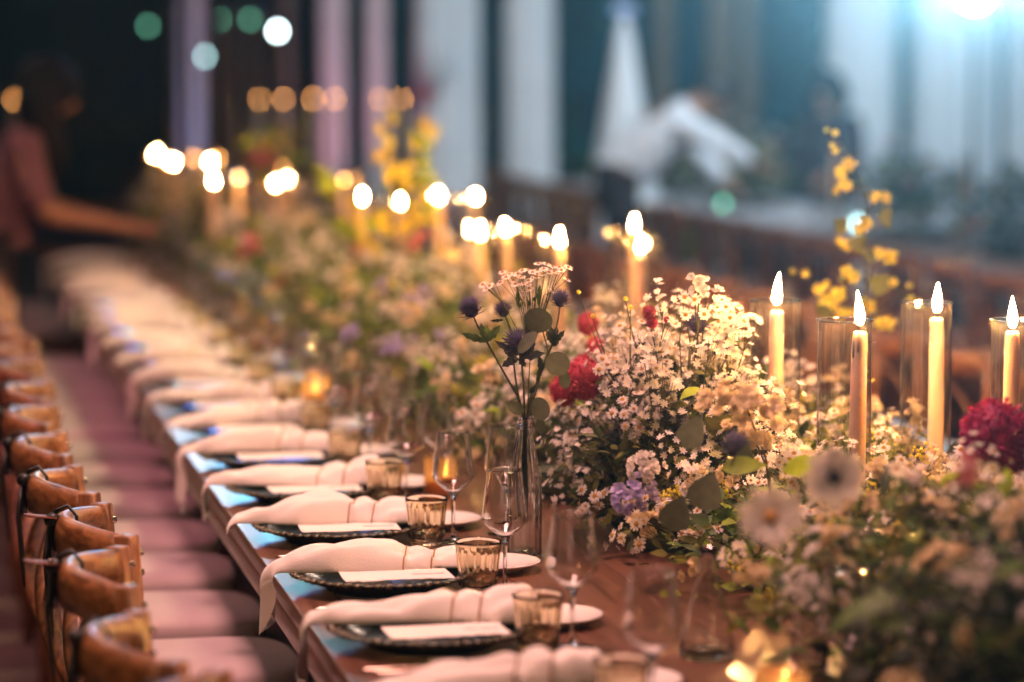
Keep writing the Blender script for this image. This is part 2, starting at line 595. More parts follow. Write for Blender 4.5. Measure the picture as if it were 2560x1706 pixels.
def chair_meshes():
    d = {}
    d['post'] = {}
    for s in (-1, 1):
        V, F = tube([(-.19, s * .185, 0), (-.185, s * .185, .25), (-.19, s * .185, .5), (-.205, s * .185, .7), (-.214, s * .188, .866)],
                    [.015, .017, .0175, .018, .0165], 16, True, .95, 1.1, .3)
        d['post'][s] = MB().add(V, F).mesh('post', 'chair', True, .003, 1)
    # bent top rail: a thick plank bowed backwards
    V, F = [], []
    N = 22
    prof = [(.0, -.040), (.015, -.031), (.019, 0), (.017, .022), (.010, .034), (0, .038), (-.010, .034), (-.017, .022), (-.019, 0), (-.015, -.031)]
    for k in range(N + 1):
        y = -.172 + .344 * k / N
        x0 = -.212 + bow(y, .178, .088)
        dx = .088 * 2 * y / .178 ** 2
        nrm = Vector((1, -dx, 0)).normalized()
        for (t, z) in prof:
            V.append((x0 + nrm.x * t, y + nrm.y * t, .825 + z + .014 * (1 - (y / .178) ** 2)))
    m = len(prof)
    for k in range(N):
        for i in range(m):
            j = (i + 1) % m
            F.append((k * m + i, k * m + j, (k + 1) * m + j, (k + 1) * m + i))
    F += [tuple(range(m))[::-1], tuple(N * m + i for i in range(m))]
    d['rail'] = MB().add(V, F).mesh('top_rail', 'chair_rail')
    d['strap'] = {}
    for s in (-1, 1):
        p = []
        for k in range(13):
            t = k / 12
            y = s * (-.165 + .33 * t)
            p.append((-.205 + bow(y, .178, .075) + s * .007, y, .80 - .33 * t))
        V, F = tube(p, .016, 6, True, 1.25, .35)
        d['strap'][s] = MB().add(V, F).mesh('cross_strap', 'chair')
    d['leg'] = {}
    for s in (-1, 1):
        V, F = tube([(.185, s * .18, 0), (.18, s * .175, .43)], [.016, .021], 8)
        d['leg'][s] = MB().add(V, F).mesh('leg', 'chair')
    d['seat'] = MB().add(*box(-.205, .205, -.20, .20, .405, .432)).mesh('seat', 'chair', True, .01, 3)
    mbs = MB()
    for s in (-1, 1):
        mbs.add(*tube([(-.187, s * .185, .2), (.182, s * .178, .2)], .010, 6))
    mbs.add(*tube([(0, -.18, .2), (0, .18, .2)], .010, 6))
    d['stretcher'] = mbs.mesh('stretcher', 'chair')
    d['screw'] = MB().add(*lathe([(.0005, .012), (.005, .011), (.007, .008), (.0072, 0)], 8)).mesh('screw', 'steel')
    # black tie knotted round the rail's middle, tails hanging behind, leather tag
    mbs = MB()
    xa = -.212 - .088
    mbs.add(*tube([(xa - .022, 0, .80), (xa - .022, .004, .84), (xa - .014, .006, .882), (xa + .006, .004, .892), (xa + .022, .002, .872), (xa + .021, 0, .81)], .006, 6, True, 1.6, .6))
    mbs.add(*ellipsoid((xa - .022, 0, .868), (.014, .015, .014), 10, 6, .3, 4))
    for s in (-1, 1):
        mbs.add(*tube([(xa - .024, s * .003, .862), (xa - .034, s * .012, .80), (xa - .028, s * .018, .72), (xa - .024, s * .012, .66)], [.006, .005, .005, .002], 5, True, 1.3, .4))
    d['tie'] = mbs.mesh('tie', 'ribbon')
    mbs = MB().add(*box(-.052, 0, -.016, .016, -.0015, .0015))
    d['tag'] = mbs.mesh('tag', 'leather')
    return d


CD = chair_meshes()


def make_chair(name, label, group, loc, rz, tie=True, tagp=True):
    t = thing(name, label, 'chair', loc, rz, group)
    for s in (-1, 1):
        obj('post', CD['post'][s], t)
        obj('leg', CD['leg'][s], t)
        obj('cross_strap', CD['strap'][s], t)
    rail = obj('top_rail', CD['rail'], t)
    obj('seat', CD['seat'], t)
    obj('stretcher', CD['stretcher'], t)
    for sg in (-1, 1):
        obj('screw', CD['screw'], t, (-.196, sg * .186, .835), (0, R(90), 0))
        obj('screw', CD['screw'], t, (-.195, sg * .186, .800), (0, R(90), 0))
    obj('cushion', CUSH, t)
    if tie:
        obj('tie', CD['tie'], rail)
        if tagp:
            obj('tag', CD['tag'], rail, (-.318, 0, .872), (0, R(8), R(12)))
    return t


chs = [(.545, 3.20, .02), (.60, 3.73, -.09), (.555, 4.21, .06), (.555, 4.78, -.03), (.575, 5.29, .05)]
y = 5.29
while y < 13.9:
    y += .52
    chs.append((.555 + rnd.uniform(-.02, .02), y + rnd.uniform(-.02, .02), rnd.uniform(-.09, .09)))
k = 0
for (x, y, a) in chs:
    if 11.7 < y < 12.7:
        continue
    if y < 3.5:
        lab = 'crossback wooden chair cut off at the bottom left corner of the picture'
    else:
        lab = '%s crossback wooden chair from the front in the left row of chairs' % ORD[k - 1]
    make_chair('crossback_chair', lab, 'wooden crossback chairs along the left side of the banquet table', (x, y, 0), a, True, k in (3, 4))
    k += 1
# far side of the banquet table, seen through the flowers
y = 5.6
k = 0
while y < 16.5:
    make_chair('crossback_chair', '%s wooden chair from the right edge in the row behind the flowers' % ORD[k],
               'wooden chairs on the far side of the banquet table', (2.62 + rnd.uniform(-.02, .03), y, 0), PI + rnd.uniform(-.06, .06), False)
    y += .52
    k += 1
    if y > 14.3:
        break

# ------------------------------------------------------------------ place settings
def charger_meshes():
    prof = [(.001, .004), (.085, .004), (.092, .0), (.100, .0), (.104, .006), (.135, .018), (.152, .026), (.158, .0285), (.159, .031), (.153, .031),
            (.134, .0235), (.112, .0165), (.100, .0145), (.001, .0135)]
    body = MB().add(*lathe(prof, 72)).mesh('dish', 'charger')
    mbr = MB()
    n = 56
    for i in range(n):
        a = 2 * PI * i / n
        big = 1 + .35 * math.cos(a * 14)
        mbr.add(*ellipsoid((.160 * math.cos(a), .160 * math.sin(a), .0305), (.0085 * (1 + .15 * math.cos(14 * a)), .0085, .0038 * big), 8, 4))
    for i in range(84):
        a = 2 * PI * (i + .5) / 84
        r = .146 + .004 * math.cos(28 * a)
        mbr.add(*ellipsoid((r * math.cos(a), r * math.sin(a), .0305 - (.155 - r) * .3), (.0042, .0042, .0022), 6, 3))
    rim = mbr.mesh('rim', 'rim')
    prof = [(.001, .0), (.080, .0), (.086, .004), (.118, .012), (.128, .017), (.127, .019), (.116, .0155), (.085, .008), (.001, .007)]
    under = None
    return body, rim


def napkin_mesh(seed):
    r = random.Random(seed)
    U, W = 64, 40
    V, F = [], []
    tail = (.07, .012, .09, .045, .0, .075)[seed % 6]
    lean = r.uniform(-.02, .05)
    slant = r.choice((-1, 1)) * r.uniform(.4, .9)
    s1, s2 = .045 + r.uniform(-.012, .012), .10 + r.uniform(-.012, .012)
    ph = [r.uniform(0, 6) for _ in range(8)]
    S0, S1 = -.205 - tail, .190
    for i in range(U + 1):
        s = S0 + (S1 - S0) * i / U
        # centre line: lies on the charger, slides over the table's edge and hangs
        xe = -.172
        if s >= xe:
            cx = s
            cz = .031 + .0
        else:
            d = xe - s
            bend = min(d / .05, 1)
            cx = xe - d * (1 - bend) * .9 - .022 * bend - lean * max(0, d - .05)
            cz = .031 - max(0, d - .010) * (.35 + .65 * bend)
        body = 1.0 if s > -.15 else max(0, 1 - (-.15 - s) / .07)
        endf = min(1, max(0, (S1 - s) / .025)) ** .5
        hw = .050 + .014 * math.sin(9 * s + ph[0]) + .004 * math.sin(33 * s + ph[1])
        h = .037 + .010 * math.sin(14 * s + ph[2]) + .004 * math.sin(37 * s + ph[6])
        h *= .55 + .45 * min(1, (s + .17) / .10) if s > -.17 else .55
        for sp in (s1, s2):
            g = math.exp(-((s - sp) / .013) ** 2)
            hw *= 1 - .16 * g
            h *= 1 - .22 * g
        hw = hw * (.5 + .5 * endf)
        h = h * (.35 + .65 * endf)
        neck = min(1, max(0, (-.09 - s) / .07))
        flare = max(0, (-.19 - s) / .10)
        hw = hw * (1 - .52 * neck) * (1 + .55 * min(1.3, flare))
        h = h * body + .0022
        tilt = 0
        yo = .012 * math.sin(7 * s + ph[3])
        for j in range(W):
            a = 2 * PI * j / W
            ca, sa = math.cos(a), math.sin(a)
            py = math.copysign(abs(ca) ** .8, ca) * hw
            pz = (sa if sa > 0 else sa * .12)
            fold = body * (.0065 * (abs(math.sin(1.1 * PI * py / .05 + 7 * s + ph[4] + .8 * math.sin(22 * s + ph[6]))) - .6) + .0035 * math.sin(3.3 * PI * py / .05 - 16 * s + ph[5]) + .0028 * (abs(math.sin(40 * s + 30 * py + ph[2])) - .6)) * max(0, sa) ** .6
            flut = (1 - body) * .011 * math.sin(py * 70 + ph[7] + s * 12)
            V.append((cx - flut, py + yo, cz + .0015 + h * pz + fold + (1 - body) * (.002 * sa) - slant * flare * py))
    for i in range(U):
        for j in range(W):
            jj = (j + 1) % W
            F.append((i * W + j, (i + 1) * W + j, (i + 1) * W + jj, i * W + jj))
    F += [tuple(range(W)), tuple(U * W + j for j in range(W))[::-1]]
    me = MB().add(V, F).mesh('cloth', 'linen')
    # two cord turns following the cloth
    cords = []
    for sp in (s1, s2):
        path = []
        for j in range(W + 1):
            a = 2 * PI * j / W
            i = (sp + .016 * math.cos(a) - S0) / (S1 - S0) * U
            i0 = int(i)
            f = i - i0
            p = Vector(V[i0 * W + j % W]).lerp(Vector(V[(i0 + 1) * W + j % W]), f)
            path.append(p + Vector((0, .0008 * math.cos(a), .0012 * math.sin(a))))
        cords.append(MB().add(*tube(path, .0014, 5)).mesh('cord', 'string'))
    return me, cords


def card_mesh(seed):
    r = random.Random(seed)
    n = 26
    V = []
    for i in range(n + 1):
        x = -.095 + .19 * i / n
        for yy, e in ((-.052, 1), (-.02, 0), (.05, 0)):
            V.append((x + (r.uniform(-.001, .001) if i in (0, n) else 0), yy + e * r.uniform(-.0022, .0022), .0006 * math.sin(x * 30) + (.0015 * r.random() if e else 0)))
    F = []
    for i in range(n):
        for k in range(2):
            F.append((i * 3 + k, (i + 1) * 3 + k, (i + 1) * 3 + k + 1, i * 3 + k + 1))
    c = MB().add(V, F)
    V2 = [(p[0], p[1], p[2] - .0009) for p in V]
    c.add(V2, [f[::-1] for f in F])
    card = c.mesh('sheet', 'paper')
    # small calligraphic heading: strokes of ink
    t = MB()
    x = .028
    for k in range(9):
        h = r.choice((.006, .009, .012))
        t.add(*tube([(x, -.006, .0012), (x + .002, -.006 + h, .0012), (x + .0045, -.006, .0012)], .0009, 4, True, 1, .3))
        x += .0064
    ink = t.mesh('writing', 'ink')
    return card, ink


def tumbler_mesh():
    seg = 96
    H = .092
    outer = [(.0005, 0), (.0270, 0), (.0295, .0015), (.0303, .005), (.0298, .0085), (.0305, .011), (.0315, .014), (.0328, .018), (.0335, .022), (.0338, .026), (.0340, .030), (.0346, .0335),
             (.0338, .037), (.0350, .043), (.0360, .052), (.0371, .062), (.0381, .072), (.0388, .077), (.0397, .0785), (.0402, .081), (.0408, .085), (.0412, .0885), (.0411, .0915), (.0402, .0925)]
    inner = [(.0390, .0915), (.0383, .085), (.0362, .065), (.0340, .045), (.0325, .028), (.0312, .018), (.0285, .0145), (.0005, .0135)]

    def mod(r, z, a, k):
        if k < len(outer):
            if .040 < z < .0775:
                r += .0020 * abs(math.cos(a * 9)) ** .5 - .0012
            elif .0105 < z < .031:
                # ovals with beaded frames
                ua = (a * 6 / (2 * PI)) % 1 - .5
                dx = ua / .42
                dz = (z - .0215) / .0085
                q = math.sqrt(dx * dx + dz * dz)
                r += .0030 * math.exp(-((q - .85) / .2) ** 2) - .0012 * max(0, .6 - q)
            elif .031 < z < .039:
                r += .0009 * math.cos(a * 36)
            elif .002 < z < .0105:
                r += .0006 * math.cos(a * 30)
        return r, z
    return MB().add(*lathe(outer + inner, seg, mod)).mesh('amber_tumbler', 'amber')


def wine_meshes():
    H = .214
    th = .0011
    bowl = [(.0040, .090), (.0075, .094), (.016, .1015), (.027, .110), (.0355, .1185), (.0398, .1265), (.0405, .1315), (.0398, .140), (.0370, .165), (.0338, .190), (.0315, H - .003), (.0312, H - .0005), (.03095, H)]
    ring = [(.0310, H), (.0313, H + .0006), (.0307, H + .0012)]
    th = .0016
    inner = [(max(.0004, r - th), z + (.0012 if r < .03 else 0)) for r, z in bowl[::-1]]
    inner[-1] = (.0004, .0950)
    b = MB().add(*lathe([(.0004, .0900)] + bowl + inner, 56)).mesh('bowl', 'bowl')
    rimm = MB().add(*lathe([(.0302, H - .0010), (.0315, H - .0009), (.0317, H + .0008), (.0304, H + .0012)], 40, None, True)).mesh('rim', 'clear')
    stem = [(.0005, .0012), (.0345, .0012), (.0355, .0018), (.034, .003), (.020, .0045), (.008, .0075), (.0045, .013), (.0036, .03), (.0034, .06), (.0042, .080), (.0062, .0895), (.0082, .0935), (.006, .0950), (.0005, .0955)]
    s = MB().add(*lathe(stem, 28)).mesh('stem', 'clear')
    return b, rimm, s


CH_BODY, CH_RIM = charger_meshes()
NAPS = [napkin_mesh(s) for s in range(6)]
CARDS = [card_mesh(s) for s in range(3)]
TUMB = tumbler_mesh()
WB, WR, WS = wine_meshes()
BREAD = MB().add(*lathe([(.0005, .004), (.045, .004), (.047, 0), (.052, 0), (.054, .004), (.078, .0125), (.086, .0165), (.0865, .0185), (.083, .018), (.056, .0085), (.0005, .0075)], 56)).mesh('bread_plate', 'porcelain')


def cutlery_mesh(kind):
    m = MB()
    path = [(-.10, 0, .004), (-.095, 0, .0045), (-.05, 0, .006), (0, 0, .0075), (.02, 0, .0075)]
    m.add(*tube(path, [.0035, .0048, .0040, .0026, .0028], 8, True, 1.25, .55))
    if kind == 'fork':
        m.add(*box(.018, .045, -.010, .010, .0055, .0072))
        for q in (-.0085, -.0028, .0028, .0085):
            m.add(*tube([(.044, q, .0063), (.07, q, .009), (.092, q, .006)], [.0016, .0014, .0008], 5))
    else:
        V = [(.018, -.006, .006), (.10, -.009, .004), (.115, .002, .004), (.105, .006, .004), (.018, .005, .006)]
        V2 = [(p[0], p[1], p[2] + .0016) for p in V]
        m.add(V + V2, [(4, 3, 2, 1, 0), (5, 6, 7, 8, 9)] + [(i, (i + 1) % 5, 5 + (i + 1) % 5, 5 + i) for i in range(5)])
    return m.mesh(kind, 'steel')


FORK, KNIFE = cutlery_mesh('fork'), cutlery_mesh('knife')
NSET = 18
for k in range(NSET):
    yc = 5.07 + .52 * (k - 2)
    o_ = ORD[k]
    f = random.Random(100 + k)
    ych = yc + .075 + f.uniform(-.012, .012)
    xch = .822 + f.uniform(-.006, .006)
    ps = '%s place from the front' % o_
    t = thing('charger_plate', 'dark green charger plate with beaded rim at the ' + ps, 'plate', (xch, ych, TZ), f.uniform(0, 6), 'green charger plates along the table')
    obj('dish', CH_BODY, t)
    obj('rim', CH_RIM, t)
    nm, cords = NAPS[[0, 1, 2, 3, 4, 5][(k * 5 + 1) % 6]]
    t = thing('napkin', 'ivory napkin tied with gold cord at the ' + ps, 'napkin', (xch - .008, ych + .028 + f.uniform(-.008, .008), TZ + .0015), f.uniform(-.14, .10), 'rolled ivory napkins on the plates')
    obj('cloth', nm, t)
    for c in cords:
        obj('cord', c, t)
    cm, ink = CARDS[k % 3]
    t = thing('menu_card', 'pale deckle edged menu card under the napkin at the ' + ps, 'card', (xch + .012, ych - .064, TZ + .0335), f.uniform(-.05, .04), 'menu cards under the napkins')
    obj('sheet', cm, t)
    obj('writing', ink, t)
    o = obj('amber_tumbler', TUMB, None, (.975 + f.uniform(-.006, .006), yc - .02, TZ + .0005), (0, 0, f.uniform(0, 6)))
    tag(o, 'amber pressed glass tumbler with fluted sides at the ' + ps, 'tumbler', 'amber tumblers along the table')
    t = thing('wine_glass', 'empty clear stemmed wine glass at the ' + ps, 'wine glass', (1.035 + f.uniform(-.01, .01), yc - .012 + f.uniform(-.02, .02), TZ + .0005), 0, 'wine glasses along the table')
    obj('bowl', WB, t)
    obj('rim', WR, t)
    obj('stem', WS, t)
    if k >= 3:
        t = thing('wine_glass', 'second stemmed glass nearer the flowers at the ' + ps, 'wine glass', (1.135 + f.uniform(-.02, .02), yc + .10 + f.uniform(-.03, .03), TZ + .0005), 0, 'second glasses along the flowers')
        obj('bowl', WB, t)
        obj('rim', WR, t)
        obj('stem', WS, t)
    o = obj('bread_plate', BREAD, None, (1.045 + f.uniform(-.008, .008), yc + .20, TZ + .0005))
    tag(o, 'small white side plate beyond the glasses at the ' + ps, 'plate', 'white side plates along the table')
    o = obj('fork', FORK, None, (.79, ych - .243 + f.uniform(-.01, .01), TZ + .0005), (0, 0, f.uniform(-.05, .05)))
    tag(o, 'silver fork lying on the bare wood in front of the %s plate' % o_, 'fork', 'forks between the plates')
    o = obj('knife', KNIFE, None, (.775, ych - .20 + f.uniform(-.008, .008), TZ + .0005), (0, 0, f.uniform(-.04, .04)))
    tag(o, 'silver knife lying close in front of the %s plate' % o_, 'knife', 'knives between the plates')


# ------------------------------------------------------------------ candles
def candle_meshes():
    d = {}
    R0, H = .049, .46
    d['cyl'] = MB().add(*lathe([(R0, .004), (R0, H)], 48)).mesh('glass_cylinder', 'thin')
    d['crim'] = MB().add(*lathe([(R0 - .0022, H - .0018), (R0 + .0018, H - .0018), (R0 + .0020, H + .0014), (R0 - .0020, H + .0018)], 48, None, True)).mesh('rim', 'clear')
    d['base'] = MB().add(*lathe([(.0005, 0), (R0 - .004, 0), (R0 + .001, .003), (R0 - .0005, .009), (.0005, .008)], 40)).mesh('base', 'clear')
    fl = [(.0003, 0), (.0036, .003), (.0062, .010), (.0068, .016), (.0058, .025), (.0036, .036), (.0016, .045), (.0003, .050)]
    d['flame'] = []
    for q, (ln, hs) in enumerate(((.001, 1.0), (.007, .85), (-.008, .95), (.004, 1.1))):
        def mod(r, z, a, k, ln=ln, hs=hs):
            return r, z * hs
        V, F = lathe(fl, 12, mod)
        V = [(x + ln * (z / .05) ** 2, y_, z) for x, y_, z in V]
        d['flame'].append((V, F))
    return d


CN = candle_meshes()
FLM = [MB().add(*vf).mesh('flame', 'flame') for vf in CN['flame']]
FLMF = [MB().add(*vf).mesh('flame', 'flame_far') for vf in CN['flame']]
FLMV = MB().add(*CN['flame'][1]).mesh('flame', 'flame_votive')
TAPER = {}


def taper_mesh(h):
    h = round(h, 2)
    if h not in TAPER:
        prof = [(.0005, 0), (.0162, 0), (.0158, h * .4), (.0142, h - .03), (.0124, h - .008), (.0112, h - .001), (.0085, h + .0005), (.004, h - .0025), (.0005, h - .003)]
        wb = MB().add(*lathe(prof, 24))
        qd = random.Random(int(h * 100))
        for _ in range(4):
            a = qd.uniform(0, 6.28)
            ln = qd.uniform(.015, .06)
            wb.add(*tube([(.0105 * math.cos(a), .0105 * math.sin(a), h - .001), (.0128 * math.cos(a), .0128 * math.sin(a), h - .006), ((.0130 + .02 * ln) * math.cos(a), (.0130 + .02 * ln) * math.sin(a), h - ln)], [.0012, .0016, .0022], 8))
        TAPER[h] = (wb.mesh('wax', 'wax'),
                    MB().add(*tube([(0, 0, h - .003), (.0005, 0, h + .004), (.002, 0, h + .009)], .0011, 5)).mesh('wick', 'wick'))
    return TAPER[h]


CANDLES = []  # axis positions, used to keep flowers out of the cylinders


def candle(x, y, h, label, group, fl=0, offs=(0, 0), far=False, z=TZ, glass=True):
    lean = rnd.uniform(-.012, .012)
    if glass:
        g = thing('candle_cylinder', 'glass cylinder round the ' + label.replace('the ', '', 1) if label.startswith('the ') else 'glass cylinder round the ' + label, 'candle holder', (x, y, z), rnd.uniform(0, 6), group + ' holders')
        obj('wall', CN['cyl'], g)
        obj('rim', CN['crim'], g)
        obj('base', CN['base'], g)
        CANDLES.append((x, y))
    t = thing('taper_candle', label, 'candle', (x + offs[0], y + offs[1], z + .0095), 0, group)
    t.rotation_euler = (lean, lean * .7, rnd.uniform(0, 6))
    wax, wick = taper_mesh(h)
    wx = obj('wax', wax, t)
    obj('wick', wick, wx)
    fo = obj('flame', (FLMF if far else FLM)[fl], wx, (0, 0, h + .003), (0, 0, 0))
    k = 1.2 if y < 6 else (.92 if y < 8.5 else (.72 if y < 10.5 else .52))
    fo.scale = (k * 1.1, k * 1.1, k)
    return t


NG = 'lit ivory taper candles standing among the flowers'
near = [
    (1.664, 5.561, .435, 3, (.002, 0), 'leftmost of the four large lit candles at the right'),
    (1.664, 5.126, .435, 3, (.020, -.01), 'second from left of the four large lit candles at the right'),
    (1.935, 5.454, .425, 0, (.022, .0), 'third from left of the four large lit candles at the right'),
    (1.971, 5.063, .430, 0, (-.012, 0), 'lit candle nearest the right edge beside the magenta flower'),
    (1.926, 7.867, .445, 1, (.022, 0), 'lit candle half hidden behind the one above the dark red bloom'),
    (1.875, 7.453, .415, 1, (-.004, 0), 'lit candle before the brown chairs, above the dark red bloom'),
    (1.656, 7.553, .425, 0, (.020, 0), 'lit candle above the right side of the chamomile'),
    (1.658, 8.088, .425, 1, (-.014, 0), 'lit candle left of the chamomile tops'),
    (1.883, 9.837, .43, 1, (.014, 0), 'lit candle in front of the white drapes'),
    (1.80, 10.06, .42, 0, (.010, 0), 'smaller lit candle just left of the one before the white drapes'),
    (1.60, 8.32, .40, 2, (.012, 0), 'lit candle further back left of the chamomile tops'),
    (1.513, 9.851, .43, 0, (0, 0), 'lit candle left of the yellow flowering branch'),
    (1.582, 9.539, .43, 0, (.006, 0), 'lit candle beside the yellow flowering branch'),
]
for x, y, h, fl, of, lab in near:
    candle(x, y, h, lab, NG, fl, of)
farc = [(1.217, 15.137 - .75), (1.218, 13.544), (1.396, 14.35), (1.349, 13.2), (1.189, 11.519), (1.50, 14.30), (1.30, 11.62), (1.391, 11.223),
        (1.632, 12.888), (1.463, 11.419), (1.694, 11.502), (1.765, 11.66)]
_o = sorted(range(len(farc)), key=lambda j: (farc[j][0] * .98 - farc[j][1] * .2) / farc[j][1])
frank = [_o.index(j) for j in range(len(farc))]
for i, (x, y) in enumerate(farc):
    candle(x, y, .43 - .01 * (i % 3), '%s blurred candle from the left at the far flower end' % ORD[frank[i]], 'blurred candles at the far table end', i % 4, (0, 0), i in (5, 6, 8, 10, 11, 2))

# low amber votives
VG = MB().add(*lathe([(.0005, .001), (.034, .001), (.0365, .004), (.037, .02), (.0375, .085), (.0362, .0855), (.0358, .02), (.034, .006), (.0005, .005)], 32)).mesh('glass', 'votive')
VW = MB().add(*lathe([(.0005, .0), (.031, .0), (.031, .030), (.0005, .030)], 24)).mesh('wax', 'wax')
vpos = [(1.118, 6.192, 'behind the second and third wine glasses'), (1.075, 7.838, 'among the blurred glasses in the middle'), (1.136, 9.443, 'far back beside the blurred glasses'),
        (1.149, 10.214, 'furthest back in the row of votives'), (1.19, 3.93, 'cut off by the bottom edge below the carafe')]
for x, y, lab in vpos:
    g = thing('votive_holder', 'low amber glass votive holder ' + lab, 'candle holder', (x, y, TZ + .0005), 0, 'amber votive holders')
    obj('glass', VG, g)
    t = thing('votive_candle', 'small lit candle inside the amber votive ' + lab, 'candle', (x, y, TZ + .0065), 0, 'votive candles')
    obj('wax', VW, t)
    obj('flame', FLMV, t, (0, 0, .033))


# ------------------------------------------------------------------ flower prototypes: (V, F, material index list, material names)
def petal(l, w, lift=.25, tipw=.6):
    """six-vertex petal along +x, slightly cupped"""
    return [(0, -w * .18, 0), (0, w * .18, 0), (l * .55, -w * .5, l * lift * .6), (l * .55, w * .5, l * lift * .6), (l, -w * .5 * tipw * .6, l * lift), (l, w * .5 * tipw * .6, l * lift)], [(0, 2, 3, 1), (2, 4, 5, 3)]


def radial(n, l, w, lift, r0=0, tw=.6, jitter=0, rr=None):
    V, F = [], []
    rr = rr or rnd
    for i in range(n):
        a = 2 * PI * i / n + rr.uniform(-.15, .15) * jitter
        pv, pf = petal(l * (1 + jitter * rr.uniform(-.15, .1)), w, lift + jitter * rr.uniform(-.15, .15), tw)
        b = len(V)
        ca, sa = math.cos(a), math.sin(a)
        V += [((x + r0) * ca - y * sa, (x + r0) * sa + y * ca, z) for x, y, z in pv]
        F += [tuple(q + b for q in f) for f in pf]
    return V, F


def dome(r, h, seg=6):
    V = [(r * math.cos(2 * PI * i / seg), r * math.sin(2 * PI * i / seg), 0) for i in range(seg)]
    V += [(r * .6 * math.cos(2 * PI * i / seg), r * .6 * math.sin(2 * PI * i / seg), h * .8) for i in range(seg)] + [(0, 0, h)]
    F = []
    for i in range(seg):
        j = (i + 1) % seg
        F += [(i, j, seg + j, seg + i), (seg + i, seg + j, 2 * seg)]
    return V, F


def proto(parts):
    V, F, MI, mats = [], [], [], []
    for (pv, pf), mat in parts:
        if mat not in mats:
            mats.append(mat)
        b = len(V)
        V += list(pv)
        F += [tuple(q + b for q in f) for f in pf]
        MI += [mats.index(mat)] * len(pf)
    return V, F, MI, mats


PR = {}
PR['aster'] = proto([(radial(7, .0072, .0040, .15, .0008, .7, 1), 'p_white'), (dome(.0015, .0013, 5), 'p_yellow')])
PR['chamomile'] = proto([(radial(11, .0085, .0042, -.12, .0030, .9, 1), 'p_white'), (dome(.0042, .0036, 7), 'eye')])
PR['cream_blossom'] = proto([(radial(6, .011, .010, .35, 0, 1.2, 1), 'p_cream'), (radial(5, .008, .008, .9, 0, 1.2, 1), 'p_cream'), (dome(.003, .004, 5), 'p_cream')])
PR['yellow_blossom'] = proto([(radial(5, .019, .014, .25, 0, .9, 1), 'p_yellow'), (radial(3, .014, .012, .8, 0, .8, 1), 'p_orange')])
PR['lavender_bell'] = proto([(radial(6, .0095, .008, .7, 0, 1.3, 1), 'p_lav'), (radial(4, .007, .006, 1.2, 0, 1.2, 1), 'p_lav')])
PR['white_bell'] = proto([(radial(6, .0095, .008, .7, 0, 1.3, 1), 'p_white'), (radial(4, .007, .006, 1.2, 0, 1.2, 1), 'p_white')])
PR['pink_blossom'] = proto([(radial(7, .015, .011, .3, 0, 1.1, 1), 'p_pink'), (radial(6, .011, .009, .8, 0, 1.1, 1), 'p_pink')])
PR['anemone'] = proto([(radial(8, .045, .032, .18, .004, 1.1, 1), 'p_white'), (radial(7, .036, .028, .35, .003, 1.1, 1), 'p_white'), (dome(.012, .009, 10), 'eye_dark'), (radial(22, .015, .0012, .25, .008, 1, 1), 'eye_dark')])
PR['daisy'] = proto([(radial(17, .042, .013, .10, .008, 1.0, 1), 'p_white'), (radial(15, .038, .012, .22, .006, 1.0, 1), 'p_white'), (dome(.012, .010, 12), 'eye')])
PR['yarrow'] = proto([(ellipsoid((0, 0, 0), (.0032, .0032, .0026), 5, 3), 'p_yellow')])
PR['bud'] = proto([(ellipsoid((0, 0, .003), (.0045, .0045, .007), 6, 4), 'p_white')])


def spiky(r, n, ln, mat, up=.0, seed=1, base='thistle'):
    q = random.Random(seed)
    V, F = ellipsoid((0, 0, 0), (r * .72, r * .72, r * .85), 12, 8)
    SV, SF = [], []
    for i in range(n):
        z = 1 - 2 * (i + .5) / n
        a = i * 2.39996
        d = Vector((math.sqrt(max(0, 1 - z * z)) * math.cos(a), math.sqrt(max(0, 1 - z * z)) * math.sin(a), z))
        if z < -.55:
            continue
        d = (d + Vector((0, 0, .35))).normalized()
        u = d.orthogonal().normalized() * r * .055
        v = d.cross(u)
        p0 = d * r * .6
        p1 = d * r * (1 + ln * q.uniform(.6, 1.2))
        b = len(SV)
        SV += [p0 + u, p0 - u * .5 + v * .8, p0 - u * .5 - v * .8, p1]
        SF += [(b, b + 1, b + 3), (b + 1, b + 2, b + 3), (b + 2, b, b + 3)]
    BV, BF = [], []
    for i in range(11):
        a = 2 * PI * i / 11 + q.uniform(-.2, .2)
        l = r * q.uniform(1.1, 1.75)
        dr = Vector((math.cos(a), math.sin(a), q.uniform(-.25, .35)))
        sd = Vector((-math.sin(a), math.cos(a), 0)) * r * .16
        b = len(BV)
        o0 = Vector((0, 0, -r * .72))
        BV += [o0 + dr * r * .3 + sd * .6, o0 + dr * r * .3 - sd * .6, o0 + dr * l * .6 + sd + Vector((0, 0, r * .12)), o0 + dr * l * .6 - sd + Vector((0, 0, r * .12)), o0 + dr * l + Vector((0, 0, r * .25))]
        BF += [(b, b + 1, b + 3, b + 2), (b + 2, b + 3, b + 4)]
    return proto([((V, F), base), ((SV, SF), mat), ((BV, BF), 'bract')])


PR['thistle'] = spiky(.021, 190, .45, 'thistle', seed=3)


